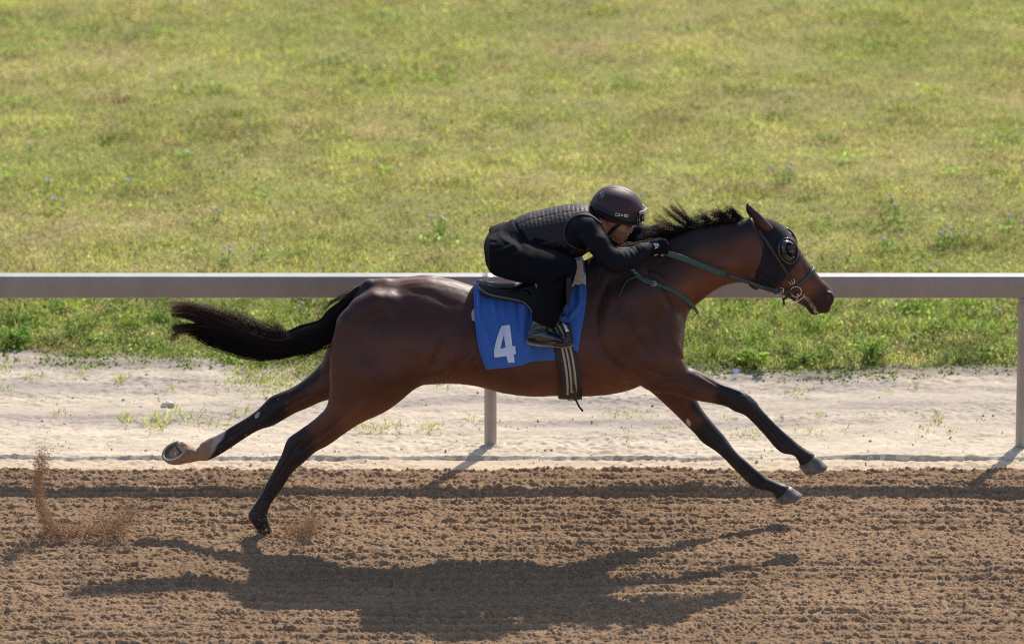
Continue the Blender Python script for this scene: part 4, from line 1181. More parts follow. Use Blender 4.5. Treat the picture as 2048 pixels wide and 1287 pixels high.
# stray hairs: above the bend, above the far end, and a few long ones below
def stray(n, p0, p1, p2, p3, sp, r, c, Y=0.0, m=12):
    Q_ = [np.array([P(*(np.array(p) + RNG.normal(0, s, 2)), Y + RNG.normal(0, 0.02)) for _ in range(n)]) for p, s in zip((p0, p1, p2, p3), sp)]
    W = bez(*Q_, m)
    parts.append(strands(W, np.full(n, r), np.tile(c, (n, 1)) * RNG.uniform(.6, 1.6, (n, 1)), ""))
dk = [0.02, 0.013, 0.012]; wn_ = [0.09, 0.045, 0.03]
stray(60, (575, 672), (566, 660), (553, 645), (538, 634), (4, 5, 7, 8), .0007, dk)
stray(50, (560, 668), (556, 658), (545, 650), (530, 648), (4, 5, 8, 8), .0006, dk)
stray(120, (560, 675), (510, 640), (460, 625), (400, 612), (8, 10, 12, 14), .0006, dk)
stray(260, (480, 655), (440, 625), (390, 608), (345, 610), (8, 8, 8, 9), .0007, wn_)
stray(160, (430, 655), (390, 650), (355, 652), (343, 680), (8, 6, 5, 6), .0007, wn_)
stray(50, (706, 588), (676, 596), (655, 604), (644, 622), (6, 4, 4, 5), .0007, dk)
stray(8, (600, 700), (570, 716), (545, 722), (520, 722), (5, 5, 8, 12), .0006, dk)
stray(5, (640, 690), (615, 710), (600, 735), (590, 765), (5, 6, 5, 3), .0006, dk)
stray(3, (560, 712), (540, 732), (528, 735), (523, 720), (4, 3, 3, 3), .0006, dk)
stray(120, (660, 680), (630, 700), (610, 710), (590, 716), (8, 7, 7, 9), .0006, dk)
V, F, C = fjoin(parts)
mesh_np("tail", V, F, hair_mat, horse, True, C)

# mane
parts = []
crest = catmull([(1240, 500), (1285, 494), (1330, 484), (1375, 466), (1420, 454), (1455, 447), (1482, 442)], 20)
def mane(n, s_rng, d1, d2, d3, spread, r, col, Y=0.012, m=14, base_sp=(2, 3), per=9, fray=1.3):
    """hair in locks: every lock has its own sweep, its hairs stay close together and part at the tip"""
    nl = max(1, n // per); lk = np.repeat(np.arange(nl), per); n = len(lk)
    sl = RNG.uniform(*s_rng, nl); s = sl[lk] + RNG.normal(0, .006, n)
    i = np.clip(s, 0, .999) * (len(crest) - 1); k = i.astype(int)
    B = crest[k] + (i - k)[:, None] * (crest[k + 1] - crest[k]) + np.stack([RNG.normal(0, base_sp[0], n) * .5, RNG.uniform(-1, 5, n)], 1)
    scl = RNG.uniform(0.5, 1.15, nl)[lk][:, None] * RNG.uniform(.8, 1.05, n)[:, None]
    jl = RNG.normal(0, 1, (nl, 3, 2))
    def o(d, q, f): return B + np.array(d) * scl + jl[lk][:, q] * spread * f + RNG.normal(0, fray * .16 * spread * f + .3, (n, 2))
    pts = [B, o(d1, 0, .3), o(d2, 1, .7), o(d3, 2, 1.1)]
    Yb = RNG.normal(Y, 0.010, n); Yl = RNG.normal(0, .02, nl)[lk]
    Q_ = [np.array([P(a, b, yy + q * e) for (a, b), yy, e in zip(p_, Yb, Yl)]) for p_, q in zip(pts, (0, .4, .8, 1.2))]
    W = bez(*Q_, m)
    t = np.linspace(0, 1, m)[None, :, None]
    c = np.array([0.009, 0.007, 0.007]) * (1 - t ** 3) + np.array(col) * t ** 3
    c = np.tile(c, (n, 1, 1)) * RNG.uniform(.5, 1.9, nl)[lk][:, None, None] * RNG.uniform(.7, 1.3, (n, 1, 1))
    parts.append(strands(W, np.full(n, r) * RNG.uniform(.6, 1.2, n), c, ""))
rust = [0.10, 0.045, 0.026]; drk = [0.016, 0.011, 0.010]
mane(1500, (0.34, 0.97), (-4, -5), (-11, -8), (-22, -7), 2.0, .0010, drk, base_sp=(3, 2))     # short body along the crest
def lock(n, pix, b0_, b3_, r, col, Y=0.01):
    """one wind-blown lock: four pixels, spread at the root (along the crest) and at the tip"""
    u = RNG.normal(0, 1, n); v = RNG.normal(0, .35, (n, 2)); Q_ = []
    for q, (a, b) in enumerate(pix):
        f = q / 3; w_ = b0_ * (1 - f) + b3_ * f; e_ = RNG.normal(0, .9 + 1.9 * f, (n, 2))
        ax_, ay_ = (1.0, -.35) if q == 0 else (.35, 1.0)
        Q_.append(np.array([P(a + w_ * uu * ax_ + w_ * vx + ex_, b + w_ * uu * ay_ + w_ * vy + ey_, Y + .012 * uu * (1 - f) + .03 * f * uu) for uu, (vx, vy), (ex_, ey_) in zip(u, v, e_)]))
    t = np.linspace(0, 1, 16)[None, :, None]
    c = np.array([0.010, 0.008, 0.008]) * (1 - t ** 2) + np.array(col) * t ** 2
    ln = RNG.uniform(.6, 1.0, n)[:, None]
    Q_[3] = Q_[2] + (Q_[3] - Q_[2]) * ln
    parts.append(strands(bez(*Q_, 16), np.full(n, r * .8) * RNG.uniform(.5, 1.3, n), np.tile(c, (n, 1, 1)) * RNG.uniform(.6, 1.6, (n, 1, 1)), ""))
rust2 = [0.17, 0.075, 0.038]
for a in [(130, [(1394, 452), (1368, 436), (1352, 424), (1337, 408)], 8, 2.5, .0010, rust2), (90, [(1386, 456), (1356, 442), (1340, 430), (1324, 413)], 8, 3, .0009, rust2),
          (110, [(1378, 460), (1346, 455), (1320, 452), (1304, 436)], 9, 3, .0009, rust2), (120, [(1366, 466), (1334, 462), (1308, 461), (1284, 465)], 6, 4, .0010, drk),
          (140, [(1352, 474), (1326, 462), (1316, 470), (1313, 480)], 5, 3, .0011, drk), (110, [(1346, 476), (1316, 471), (1292, 470), (1272, 476)], 5, 2.5, .0010, drk),
          (70, [(1452, 447), (1448, 429), (1424, 427), (1401, 425)], 9, 2.5, .0009, rust2), (260, [(1474, 444), (1479, 420), (1462, 420), (1444, 436)], 8, 5, .0010, drk), (200, [(1450, 447), (1456, 426), (1440, 424), (1420, 440)], 9, 5, .0010, drk),
          (180, [(1424, 452), (1424, 436), (1406, 432), (1388, 446)], 10, 5, .0010, drk), (60, [(1372, 462), (1340, 446), (1322, 436), (1308, 424)], 8, 8, .0007, rust2), (50, [(1392, 452), (1374, 430), (1362, 420), (1352, 405)], 6, 6, .0007, rust2), (70, [(1356, 470), (1326, 466), (1300, 456), (1284, 452)], 8, 6, .0007, rust2)]:
    lock(*a)
# matted hair lying flat over the far side of the lower crest
n = 900
s = RNG.uniform(0.0, 1.0, n)
b0 = np.stack([1244 + 78 * s, 502 - 13 * s + RNG.normal(0, 4, n)], 1)
Q_ = [np.array([P(a, b, RNG.uniform(.01, .07)) for a, b in b0 + d + RNG.normal(0, 2.5, (n, 2))]) for d in ((0, 0), (-6, -4), (-12, -4), (-18, 2))]
parts.append(strands(bez(*Q_, 10), np.full(n, .0014), np.tile([0.045, 0.032, 0.030], (n, 1)) * RNG.uniform(.4, 1.8, (n, 1)), ""))
V, F, C = fjoin(parts)
mesh_np("mane", V, F, hair_mat, horse, True, C)
# foam along the lips
foam_mat = mat("lip_foam", (0.62, 0.56, 0.42), 0.6)
fp = catmull([(1606, 589), (1614, 597), (1624, 609), (1630, 620), (1634, 626)], 24)
fo = []
for k, (a, b) in enumerate(fp):
    for _ in range(4):
        p, n_ = on_side(HB, a + RNG.normal(0, 2.4), b + RNG.normal(0, 1.6), -.05)
        if p is not None: fo.append((p[None] + oct_v * RNG.uniform(.0008, .0022), oct_f))
V, F = join(fo); mesh_np("foam", V, F, foam_mat, horse, False)
# ------------------------------------------------------------------ tack
def garment(f, name, m, parent=None, it=1, color=None, n_iter=2):
    V, Q = f.to_mesh(); V = relax(V.astype(float), Q, n_iter)
    return mesh_np(name, V, Q, m, parent, True, color(V) if color else None)

blue_cloth = mat("blue_cloth", (0.052, 0.145, 0.44), 0.75, spec=0.2, sheen=0.15, vary=(8, 0.08), bump=(600, 0.25, 0.001))
def cloth_folds(x, y, z):
    s = np.where(y < 0, 1.0, 1.3)
    t = np.clip((1.42 - z) / 0.35, 0, 1)
    f = 0.010 * noise3(x * 13 + 2 * z, y * 0 + s, z * 3.2, 101) + 0.005 * noise3(x * 30 + 9 * z, y * 0 + s, z * 6, 102)
    # radiating creases below the saddle and by the front edge
    for cx, cz, ex, ez, a, wd in CREASES:
        t_ = np.clip(((x - cx) * (ex - cx) + (z - cz) * (ez - cz)) / ((ex - cx) ** 2 + (ez - cz) ** 2), 0, 1)
        d = np.hypot(x - cx - t_ * (ex - cx), z - cz - t_ * (ez - cz))
        f = f + a * np.exp(-(d / wd) ** 2) * (1 - 0.6 * t_)
    f = np.maximum(f, -.007)
    return f + 0.003 * t + .003 * noise3(x * 22 + 5 * z, z * 0 + s, z * 18, 104)
def _cr(x1, y1, x2, y2, a, w=.010):
    p, q_ = P(x1, y1, -.28), P(x2, y2, -.28); return (p[0], p[2], q_[0], q_[2], a * 2.0, w)
CREASES = [_cr(958, 585, 956, 700, .006), _cr(975, 592, 985, 640, -.006), _cr(1000, 598, 1008, 640, .005), _cr(1035, 605, 1040, 665, -.006), _cr(1050, 612, 1045, 690, .006), _cr(1062, 632, 1052, 700, -.006, .008),
           _cr(1152, 575, 1146, 640, -.003), _cr(1160, 562, 1158, 630, .007), _cr(1140, 640, 1165, 610, .007), _cr(1135, 660, 1150, 690, -.006), _cr(985, 715, 1100, 700, -.003, .012), _cr(960, 640, 1000, 730, .004)]
CLOTH = [(945, 540), (946, 572), (947, 607), (950, 652), (957, 695), (965, 718), (972, 737), (998, 734), (1025, 732), (1043, 727), (1062, 720), (1085, 719), (1110, 719), (1114, 706), (1122, 697), (1140, 695), (1156, 705), (1162, 670), (1171, 630), (1174, 595), (1171, 562), (1167, 540), (1160, 480), (1100, 480)]
cloth = garment(H.shell(.011, CLOTH, -.27, folds=cloth_folds), "saddle_cloth", blue_cloth)
tag(cloth, "blue cloth with a white number 4 under the saddle", "saddle cloth")
CB = bvh_of([horse, cloth])
# turned hem of the cloth, standing a little proud
hem_mat = mat("blue_hem", (0.03, 0.12, 0.46), 0.75, spec=0.2, sheen=0.3)
(V, F), _, _ = strap_on(CB, [(949, 575), (950, 607), (953, 652), (960, 694), (968, 717), (974, 734)], .008, .002, .0025, 6, -.27)
mesh_np("hem", V, F, hem_mat, cloth)
white_tape = mat("white_vinyl", (0.74, 0.74, 0.86), 0.45, vary=(30, 0.06), bump=(45, 0.35, 0.004))
decal(CB, [(999, 660), (1003, 652), (1020, 650), (1023, 671), (1025.5, 692), (1031, 692), (1032.5, 707.5), (1027.5, 708.5), (1029.5, 724), (1016, 725), (1013, 711.5), (989, 714.5), (987.5, 699), (993, 680)],
      [[(1007.5, 670), (1010.8, 695), (1001, 697.5), (1003.5, 684)]], white_tape, "number", cloth, off=.004, Y=-.28)

# pale pad at the withers
pad_mat = mat("pale_chamois", (0.40, 0.36, 0.30), 0.9, sheen=0.3, vary=(40, 0.12), bump=(300, 0.4, 0.002))
pad = garment(H.shell(.030, [(1138, 500), (1160, 500), (1166, 532), (1171, 554), (1173, 572), (1170, 563), (1165, 559), (1157, 562), (1149, 560), (1145, 567), (1140, 560), (1120, 548), (1120, 500)], -.20, hide=HB, folds=lambda x, y, z: .004 * noise3(x * 22, y * 9, z * 8, 110)), "saddle_pad", pad_mat)
tag(pad, "pale grey chamois pad folded over the withers under the saddle front", "saddle pad")
tab = garment(H.shell(.008, [(942, 636), (947, 630), (955, 632), (955, 652), (943, 650)], -.28), "pad_corner", pad_mat, pad)

# saddle
saddle_mat = mat("patent_leather", (0.005, 0.006, 0.011), 0.25, spec=0.35, coat=0.05, bump=(20, 0.12, 0.004))
felt_mat = mat("black_felt", (0.013, 0.012, 0.014), 0.85, sheen=0.15, bump=(200, 0.3, 0.002))
pipe_mat = mat("grey_piping", (0.16, 0.14, 0.14), 0.7)
web_mat = mat("cream_webbing", (0.50, 0.40, 0.28), 0.8, bump=(500, 0.4, 0.001))
webk_mat = mat("dark_webbing", (0.05, 0.05, 0.05), 0.8, bump=(500, 0.4, 0.001))
steel = mat("polished_steel", (0.75, 0.74, 0.72), 0.22, metal=1.0)
lea_mat = mat("black_leather", (0.016, 0.014, 0.014), 0.45, spec=0.5, bump=(120, 0.25, 0.002))
V, F = loft([(967, 564, 968, 568, .02, 0), (976, 564, 977, 571, .045, 0), (992, 566, 993, 575, .06, 0), (1012, 567, 1013, 578, .062, 0), (1035, 564, 1037, 580, .06, 0), (1060, 557, 1062, 582, .055, 0), (1090, 550, 1094, 582, .05, 0), (1118, 540, 1122, 575, .05, 0), (1140, 528, 1144, 560, .045, 0), (1148, 530, 1150, 550, .02, 0)], M=40)
saddle = mesh_np("racing_saddle", V, F, saddle_mat)
tag(saddle, "small black patent racing saddle on the blue cloth", "saddle")
PADP = [(952, 566), (958, 560), (1062, 540), (1130, 540), (1135, 600), (1110, 640), (1068, 629), (1060, 615), (1050, 605), (1037, 600), (1012, 595), (990, 591), (972, 585), (959, 576)]
spad = garment(H.shell(.036, PADP, -.24, hide=HB), "pad", felt_mat, saddle)
SB = bvh_of([horse, cloth, spad])
for sgn in (1, -1):
    path = catmull([(953, 568), (959, 577), (972, 586), (990, 592), (1012, 596), (1037, 601), (1050, 606), (1060, 616), (1067, 628)], 5)
    pts = []
    for a, b in path:
        p, n_ = on_side(SB, a, b, -.24)
        if p is not None: pts.append(p + n_ * .002)
    pts = np.array(pts); pts[:, 1] *= sgn
    V, F = tube(pts, .0050, 8); mesh_np("piping", V, F, pipe_mat, saddle)
FLAP = [(1060, 572), (1062, 540), (1143, 535), (1146, 560), (1144, 577), (1138, 592), (1129, 603), (1112, 616), (1094, 622), (1078, 612), (1068, 596)]
flap = garment(H.shell(.042, FLAP, -.25, k=.03), "flap", saddle_mat, saddle)
FB = bvh_of([horse, cloth, spad, flap])
(V, F), _, _ = strap_on(FB, [(1143, 565), (1141, 578), (1135, 590), (1126, 601), (1112, 612)], .004, .002, .004, 5, -.27)
mesh_np("flap_edge", V, F, lea_mat, saddle)
(V, F), _, _ = strap_on(FB, [(1060, 590), (1050, 582), (1035, 581), (1020, 585)], .012, .003, .003, 5, -.25)
mesh_np("keeper", V, F, lea_mat, saddle)

# girth
gfold = lambda x, y, z: 0 * x
GIRTH = [(1098, 650), (1104, 690), (1112, 713), (1119, 740), (1119, 764), (1116, 830), (1164, 830), (1162, 795), (1161, 754), (1155, 722), (1148, 698), (1142, 650)]
girth = garment(H.shell(.016, GIRTH, -.28), "girth", mat("girth_elastic", (0.035, 0.032, 0.030), 0.75, bump=(400, 0.4, 0.001)))
tag(girth, "dark elastic girth with cream stripes strapped round the belly", "girth")
def stripe(pl, off, m, nm):
    return garment(H.shell(off, pl, -.28), nm, m, girth)
GB0 = bvh_of([girth])
def gstripe(pix, wpx, off, m, nm, thick=.002):
    (V, F), _, _ = strap_on(GB0, pix, wpx / 400, off, thick, 5, -.27); return mesh_np(nm, V, F, m, girth)
gstripe([(1131, 680), (1138, 704), (1144, 738), (1147, 768), (1147, 784)], 13, .002, web_mat, "webbing")
gstripe([(1131, 680), (1138, 704), (1144, 738), (1147, 768), (1147, 780)], 5, .0035, webk_mat, "webbing_core")
gstripe([(1120, 680), (1126, 704), (1132, 738), (1135, 768), (1135, 788)], 4.5, .002, web_mat, "webbing")
gstripe([(1110, 700), (1117, 720), (1121.5, 745), (1121.5, 770), (1120, 790)], 4, .002, lea_mat, "edge_binding", .004)
gstripe([(1150, 700), (1156, 722), (1160.5, 748), (1161.5, 770), (1161, 790)], 4, .002, lea_mat, "edge_binding", .004)
GB = bvh_of([girth])
(V, F), _, _ = strap_on(GB, [(1147, 768), (1149, 778), (1150, 790)], .014, .008, .005, 5, -.25)
mesh_np("buckle_strap", V, F, lea_mat, girth)
V, F = strap([P(1148, 792, -.10), P(1152, 800, -.11), P(1158, 812, -.12), P(1166, 822, -.125)], np.tile([-.2, -1, .2], (4, 1)), .010, .004)
mesh_np("strap_end", V, F, lea_mat, girth)
V, F = tube(catmull([P(1130, 791, -.12), P(1137, 799, -.12), P(1147, 800, -.12), P(1158, 794, -.12)], 5), .0025, 6)
mesh_np("elastic_loop", V, F, lea_mat, girth)
# surcingle webbing over the saddle
AB = bvh_of([horse, cloth, spad, flap, girth, saddle])
(V, F), _, _ = strap_on(AB, [(1071, 556), (1076, 568), (1082, 582), (1090, 598), (1100, 618), (1112, 648), (1122, 668), (1132, 690)], .030, .003, .003, 4, -.25)
sc_ = mesh_np("surcingle", V, F, web_mat, saddle)
(V, F), _, _ = strap_on(AB, [(1071, 556), (1076, 568), (1082, 582), (1090, 598), (1100, 618), (1112, 648), (1122, 668), (1132, 690)], .012, .0055, .003, 4, -.25)
mesh_np("surcingle_core", V, F, webk_mat, saddle)
# stirrup leathers and irons
iron_grey = mat("worn_iron", (0.05, 0.045, 0.045), 0.4, metal=0.5, vary=(60, 0.3))
for sg in (1, -1):
    mir = lambda A: np.array(A) * [1, sg, 1]
    V, F = strap(mir([P(1106, 575, -.285), P(1112, 610, -.30), P(1117, 635, -.31), P(1121, 650, -.315)]), np.tile([0, -sg, 0.1], (4, 1)), .020, .004)
    lt = mesh_np("stirrup_leather", V, F, lea_mat, saddle)
    yo = -.325
    arch = catmull([P(1111, 689, yo - .045), P(1128, 688, yo - .05), P(1135, 678, yo - .05), P(1135, 664, yo - .035), P(1129, 650, yo - .01), P(1121, 644, yo + .01), P(1124, 652, yo + .03), P(1131, 664, yo + .05), P(1132, 676, yo + .058), P(1127, 683, yo + .058)], 5)
    rad = np.interp(np.linspace(0, 1, len(arch)), [0, .2, .45, .55, 1], [.010, .011, .009, .006, .007])
    k = 16
    V, F = tube(mir(arch[:k]), rad[:k], 10); ir = mesh_np("stirrup_iron", V, F, iron_grey, saddle)
    V, F = tube(mir(arch[k - 1:k + 12]), rad[k - 1:k + 12], 10); mesh_np("iron_bow", V, F, steel, ir)
    V, F = tube(mir(arch[k + 11:]), rad[k + 11:], 10); mesh_np("far_branch", V, F, iron_grey, ir)
    V, F = strap(mir([P(1112, 690, yo - .045), P(1118, 688, yo), P(1124, 685, yo + .05)]), np.tile([0, .25, 1], (3, 1)), .03, .007)
    mesh_np("tread", V, F, iron_grey, ir)
(V, F), _, _ = strap_on(AB, [(1116, 610), (1122, 622), (1128, 632)], .018, .006, .004, 5, -.29)
mesh_np("leather_end", V, F, lea_mat, saddle)

# hood with blinker cups
hood_mat = mat("dark_hood_fabric", (0.018, 0.014, 0.020), 0.85, spec=0.2, sheen=0.12, bump=(700, 0.4, 0.001), vary=(30, 0.15))
HOOD = [(1517, 415), (1560, 425), (1600, 470), (1625, 500), (1608, 507), (1600, 519), (1588, 535), (1577, 549), (1566, 562), (1559, 572), (1548, 578), (1530, 578), (1509, 560), (1511, 548), (1517, 532), (1523, 512), (1526, 496), (1525, 482), (1519, 466), (1513, 452), (1515, 436)]
def hood_folds(x, y, z):
    u = (x - P(1540, 555, 0)[0]) * 0.8 + (z - P(1540, 555, 0)[2]) * 0.6
    low = np.clip((P(0, 535, -.08)[2] - z) / .04, 0, 1)
    return .0022 * noise3(x * 30, y * 10, z * 30, 120) + .004 * low * np.sin(u * 190 + 2 * noise3(x * 20, y * 5, z * 20, 121))
hd_f = H0.shell(.0045, HOOD, -.085, folds=hood_folds)
hood = garment(hd_f, "blinker_hood", hood_mat)
tag(hood, "dark fabric hood with a blinker cup over the horse's face", "hood")
HB2 = bvh_of([horse, hood])
(V, F), _, _ = strap_on(HB2, [(1609, 503), (1601, 517), (1588, 534), (1577, 548), (1566, 561), (1559, 570)], .008, .0015, .003, 6, -.085)
mesh_np("binding", V, F, mat("hood_binding", (0.05, 0.042, 0.05), 0.9), hood)
cup_mat = mat("black_cup_plastic", (0.010, 0.012, 0.017), 0.16, spec=0.7, coat=0.5)
gold_mat = mat("worn_cup_rim", (0.10, 0.085, 0.06), 0.3, spec=0.6, coat=0.3)
for sg in (1, -1):
    cpx, cpy = 1577, 501
    def cp(dx, dy, Y): 
        w = P(cpx + dx, cpy + dy, -Y); return w * [1, sg, 1]
    t = np.linspace(0, 2 * math.pi, 40)
    el = lambda rx, ry, tt, Y, ox=0, oy=0, rot=-0.32: np.array([cp(ox + rx * math.cos(a) * math.cos(rot) - ry * math.sin(a) * math.sin(rot), oy + rx * math.cos(a) * math.sin(rot) + ry * math.sin(a) * math.cos(rot), Y(a) if callable(Y) else Y) for a in tt])
    Yf = lambda a: .108 - .020 * math.cos(a)
    V, F = tube(el(18, 25, t, Yf), .0055, 8); cup = mesh_np("blinker_cup", V, F, cup_mat, hood)
    # bowl behind the eye: surface from the outer ring to a raised inner lip, open to the front
    tb = np.linspace(math.radians(70), math.radians(325), 34)
    r0, r1, r2 = el(16, 23, tb, Yf), el(15, 21, tb, lambda a: Yf(a) + .028), el(10.5, 16, tb, lambda a: Yf(a) + .034, 3, -1)
    V = np.concatenate([r0, r1, r2]); k = len(tb)
    Q = [(i * k + j, i * k + j + 1, (i + 1) * k + j + 1, (i + 1) * k + j) for i in range(2) for j in range(k - 1)]
    o = mesh_np("cup_bowl", V, np.array(Q), cup_mat, cup)
    V, F = tube(r2, .0028, 6); mesh_np("cup_lip", V, F, cup_mat, cup)
    V, F = tube(el(19.5, 26.5, np.linspace(math.radians(80), math.radians(210), 20), lambda a: Yf(a) + .002), .0026, 6); mesh_np("cup_rim", V, F, gold_mat, cup)
# eye socket showing in the cup
eyesk = mat("eye_skin", (0.035, 0.018, 0.013), 0.35, spec=0.6)
for sg in (1, -1):
    w = P(1579, 500, -.10) * [1, sg, 1]
    V, F = blob(w, .034, 3, .18, 4, (.85, .35, 1.15)); sk_ = mesh_np("eye_socket", V, F, eyesk, hood)
    w = P(1580, 503, -.112) * [1, sg, 1]
    V, F = blob(w, .016, 3, 0, 0, (1.1, .6, .8)); mesh_np("eye_glint", V, F, eye_mat, sk_)
# bands of the hood under the throat
(V, F), _, _ = strap_on(HB2, [(1513, 540), (1530, 552), (1548, 563), (1561, 568)], .014, .004, .003, 6, -.085); mesh_np("throat_band", V, F, hood_mat, hood)
(V, F), _, _ = strap_on(HB2, [(1511, 552), (1524, 562), (1540, 572), (1552, 577)], .010, .004, .003, 6, -.085); mesh_np("throat_band", V, F, hood_mat, hood)

# bridle
green_web = mat("green_webbing", (0.045, 0.095, 0.080), 0.6, spec=0.4, bump=(500, 0.3, 0.001), vary=(60, 0.15))
dgreen = mat("dark_green_leather", (0.030, 0.050, 0.046), 0.5, spec=0.5, bump=(200, 0.2, 0.001))
brlea = mat("brown_black_leather", (0.040, 0.030, 0.027), 0.55, spec=0.4, bump=(200, 0.2, 0.001))
brass = mat("brass_fitting", (0.62, 0.50, 0.36), 0.28, metal=1.0)
bridle = empty("bridle", P(1560, 520, 0)); tag(bridle, "dark leather bridle with noseband, ring bit and green reins", "bridle")
BB = bvh_of([horse, hood])
def both(V, F, name, m, par, twin=True):
    o = mesh_np(name, V, F, m, par)
    if twin:
        F2 = [np.asarray(f)[:, ::-1] for f in (F if isinstance(F, list) else [F])]
        mesh_np(name, V * [1, -1, 1], F2, m, par)
    return o
(V, F), _, _ = strap_on(BB, [(1501, 437), (1504, 446), (1510, 460), (1517, 474), (1523, 482)], .016, .004, .004, 6, -.07); both(V, F, "crownpiece", brlea, bridle)
(V, F), _, _ = strap_on(BB, [(1519, 462), (1530, 478), (1541, 494), (1552, 511), (1563, 528), (1574, 546), (1581, 556)], .016, .005, .004, 6, -.085); both(V, F, "cheekpiece", brlea, bridle)
(V, F), _, _ = strap_on(BB, [(1578, 553), (1583, 562), (1588, 571), (1592, 578)], .015, .006, .005, 5, -.07); both(V, F, "bit_strap", dgreen, bridle)
(V, F), _, _ = strap_on(BB, [(1521, 478), (1526, 487), (1527, 497)], .012, .004, .004, 5, -.08); both(V, F, "throat_lash", brlea, bridle)
V, F = ring_on(BB, P(1609, 553, 0), P(1625, 570, 0) - P(1590, 530, 0), P(1630, 535, 0) - P(1590, 570, 0), .022, .005, .006, 44, -2.1, 2.1, .3)
mesh_np("noseband", V, F, dgreen, bridle)
def buckle(px, py, ang, Y, m, par, w=5, h=8.5, r=.0019):
    ca, sa = math.cos(ang), math.sin(ang)
    c = [(-w, -h), (w * .6, -h), (w, -h * .6), (w, h * .6), (w * .6, h), (-w, h)]
    pts = [P(px + a * ca - b * sa, py + a * sa + b * ca, Y) for a, b in c]
    V, F = tube(np.array(pts), r, 6)
    V2, F2 = tube(np.array([P(px - w * ca, py - w * sa, Y), P(px + w * ca, py + w * sa, Y - .002)]), r * .8, 6)
    V, F = join([(V, F), (V2, F2)])
    return mesh_np("buckle", V, F, m, par)
buckle(1584, 563, 1.05, -.085, steel, bridle, 4.5, 5)
buckle(1563, 581, 0.2, -.085, steel, bridle, 4, 5)
# bit rings and mouthpiece
for sg in (1, -1):
    c = P(1592, 583, -.072) * [1, sg, 1]
    t = np.linspace(0, 2 * math.pi, 40)
    ring = np.array([c + [.0265 * math.cos(a), -sg * .003 * math.cos(a), .0265 * math.sin(a)] for a in t])
    V, F = tube(ring, .0034, 8); mesh_np("bit_ring", V, F, brass, bridle)
V, F = tube(np.array([P(1595, 588, -.072), P(1597, 592, -.03), P(1597, 592, 0), P(1597, 592, .03), P(1595, 588, .072)]), .005, 8); mesh_np("mouthpiece", V, F, steel, bridle)
V, F = tube(catmull([P(1610, 592, -.074), P(1594, 603, -.076), P(1576, 612, -.065), P(1572, 613, -.05), P(1577, 606, -.045), P(1588, 601, -.05)], 5), .0028, 8); mesh_np("bit_prong", V, F, steel, bridle)
V, F = tube(catmull([P(1597, 590, -.078), P(1593, 600, -.076), P(1588, 610, -.07), P(1587, 612, -.068)], 5), [.003] * 8 + [.004] * 4 + [.005] * 4, 8); mesh_np("bit_shank", V, F, brass, bridle)
# reins and the straps along the jaw
def rein(pix, width, m, name, Ya, Yb, par=bridle, thick=.004, n=6, clear=.006, tw=True):
    path = catmull(pix, n); N_ = len(path); pts = []
    for i, (a, b) in enumerate(path):
        Yl = Ya + (Yb - Ya) * i / (N_ - 1)
        p, n_ = on_side(BB, a, b, Yl)
        if p is not None and p[1] - clear < Yl: Yl = p[1] - clear
        pts.append(Yl)
    Ys = np.array(pts)
    for _ in range(6): Ys[1:-1] = np.minimum(Ys[1:-1], (Ys[:-2] + Ys[2:]) / 2 * .5 + Ys[1:-1] * .5)
    pts = np.array([P(a, b, y) for (a, b), y in zip(path, Ys)])
    V, F = strap(pts, np.tile([0, -1, .12], (N_, 1)), width, thick)
    return both(V, F, name, m, par, tw)
rein([(1326, 504), (1350, 511), (1380, 522), (1415, 536), (1449, 549)], .030, green_web, "rein_grip", -.165, -.115)
rein([(1443, 545), (1449, 549)], .034, green_web, "rein_keeper", -.12, -.118, clear=.009)
rein([(1446, 547), (1470, 555), (1500, 565), (1530, 575), (1552, 581)], .020, brlea, "rein_strap", -.115, -.09)
rein([(1458, 551), (1480, 558), (1505, 567), (1527, 575)], .011, green_web, "rein_end", -.118, -.10, clear=.010)
rein([(1500, 563), (1520, 573), (1540, 579), (1560, 582), (1580, 584), (1589, 584)], .018, brlea, "jaw_strap", -.085, -.080, clear=.004)
rein([(1549, 579), (1552, 588)], .014, brlea, "keeper", -.09, -.09, clear=.010)
rein([(1550, 579), (1556, 580)], .017, green_web, "keeper", -.09, -.09, clear=.011)
V, F = tube(catmull([P(1500, 569, -.06), P(1507, 575, -.05), P(1514, 578, -.03)], 4), .007, 8); mesh_np("throat_buckle", V, F, lea_mat, bridle)
V, F = tube(catmull([P(1580, 590, -.07), P(1574, 594, -.06), P(1568, 598, -.05)], 4), .006, 8); mesh_np("chin_strap", V, F, brlea, bridle)
V, F = tube(catmull([P(1565, 595, -.05), P(1567, 601, -.055), P(1568, 609, -.055)], 4), [.003, .004, .005, .006, .006, .006, .006, .006, .005], 8); mesh_np("chin_knot", V, F, lea_mat, bridle)

# neck strap
yoke = empty("neck_strap", P(1330, 560, 0)); tag(yoke, "thin green strap buckled round the base of the horse's neck", "strap")
(V, F), pts, nr = strap_on(BB, [(1258, 528), (1264, 540), (1276, 553), (1290, 562), (1305, 567), (1325, 573), (1345, 582), (1365, 594), (1380, 606), (1387, 615)], .021, .004, .005, 7, -.17)
both(V, F, "strap", dgreen if False else green_web, yoke)
e0 = pts[-1]; arc = np.array([e0 + [.006 * math.sin(t * math.pi), 0, -.010 * math.sin(t * math.pi)] for t in np.linspace(0, 1, 9)]); arc[:, 1] = np.linspace(e0[1], -e0[1], 9)
arc = arc + np.array([[.02 * math.sin(math.pi * t), 0, -.03 * math.sin(math.pi * t)] for t in np.linspace(0, 1, 9)])
V, F = strap(arc, np.tile([.8, 0, -.6], (9, 1)), .015, .004); mesh_np("chest_loop", V, F, green_web, yoke)
(V, F), _, _ = strap_on(BB, [(1296, 564), (1303, 566)], .020, .007, .004, 4, -.17); mesh_np("keeper", V, F, green_web, yoke)
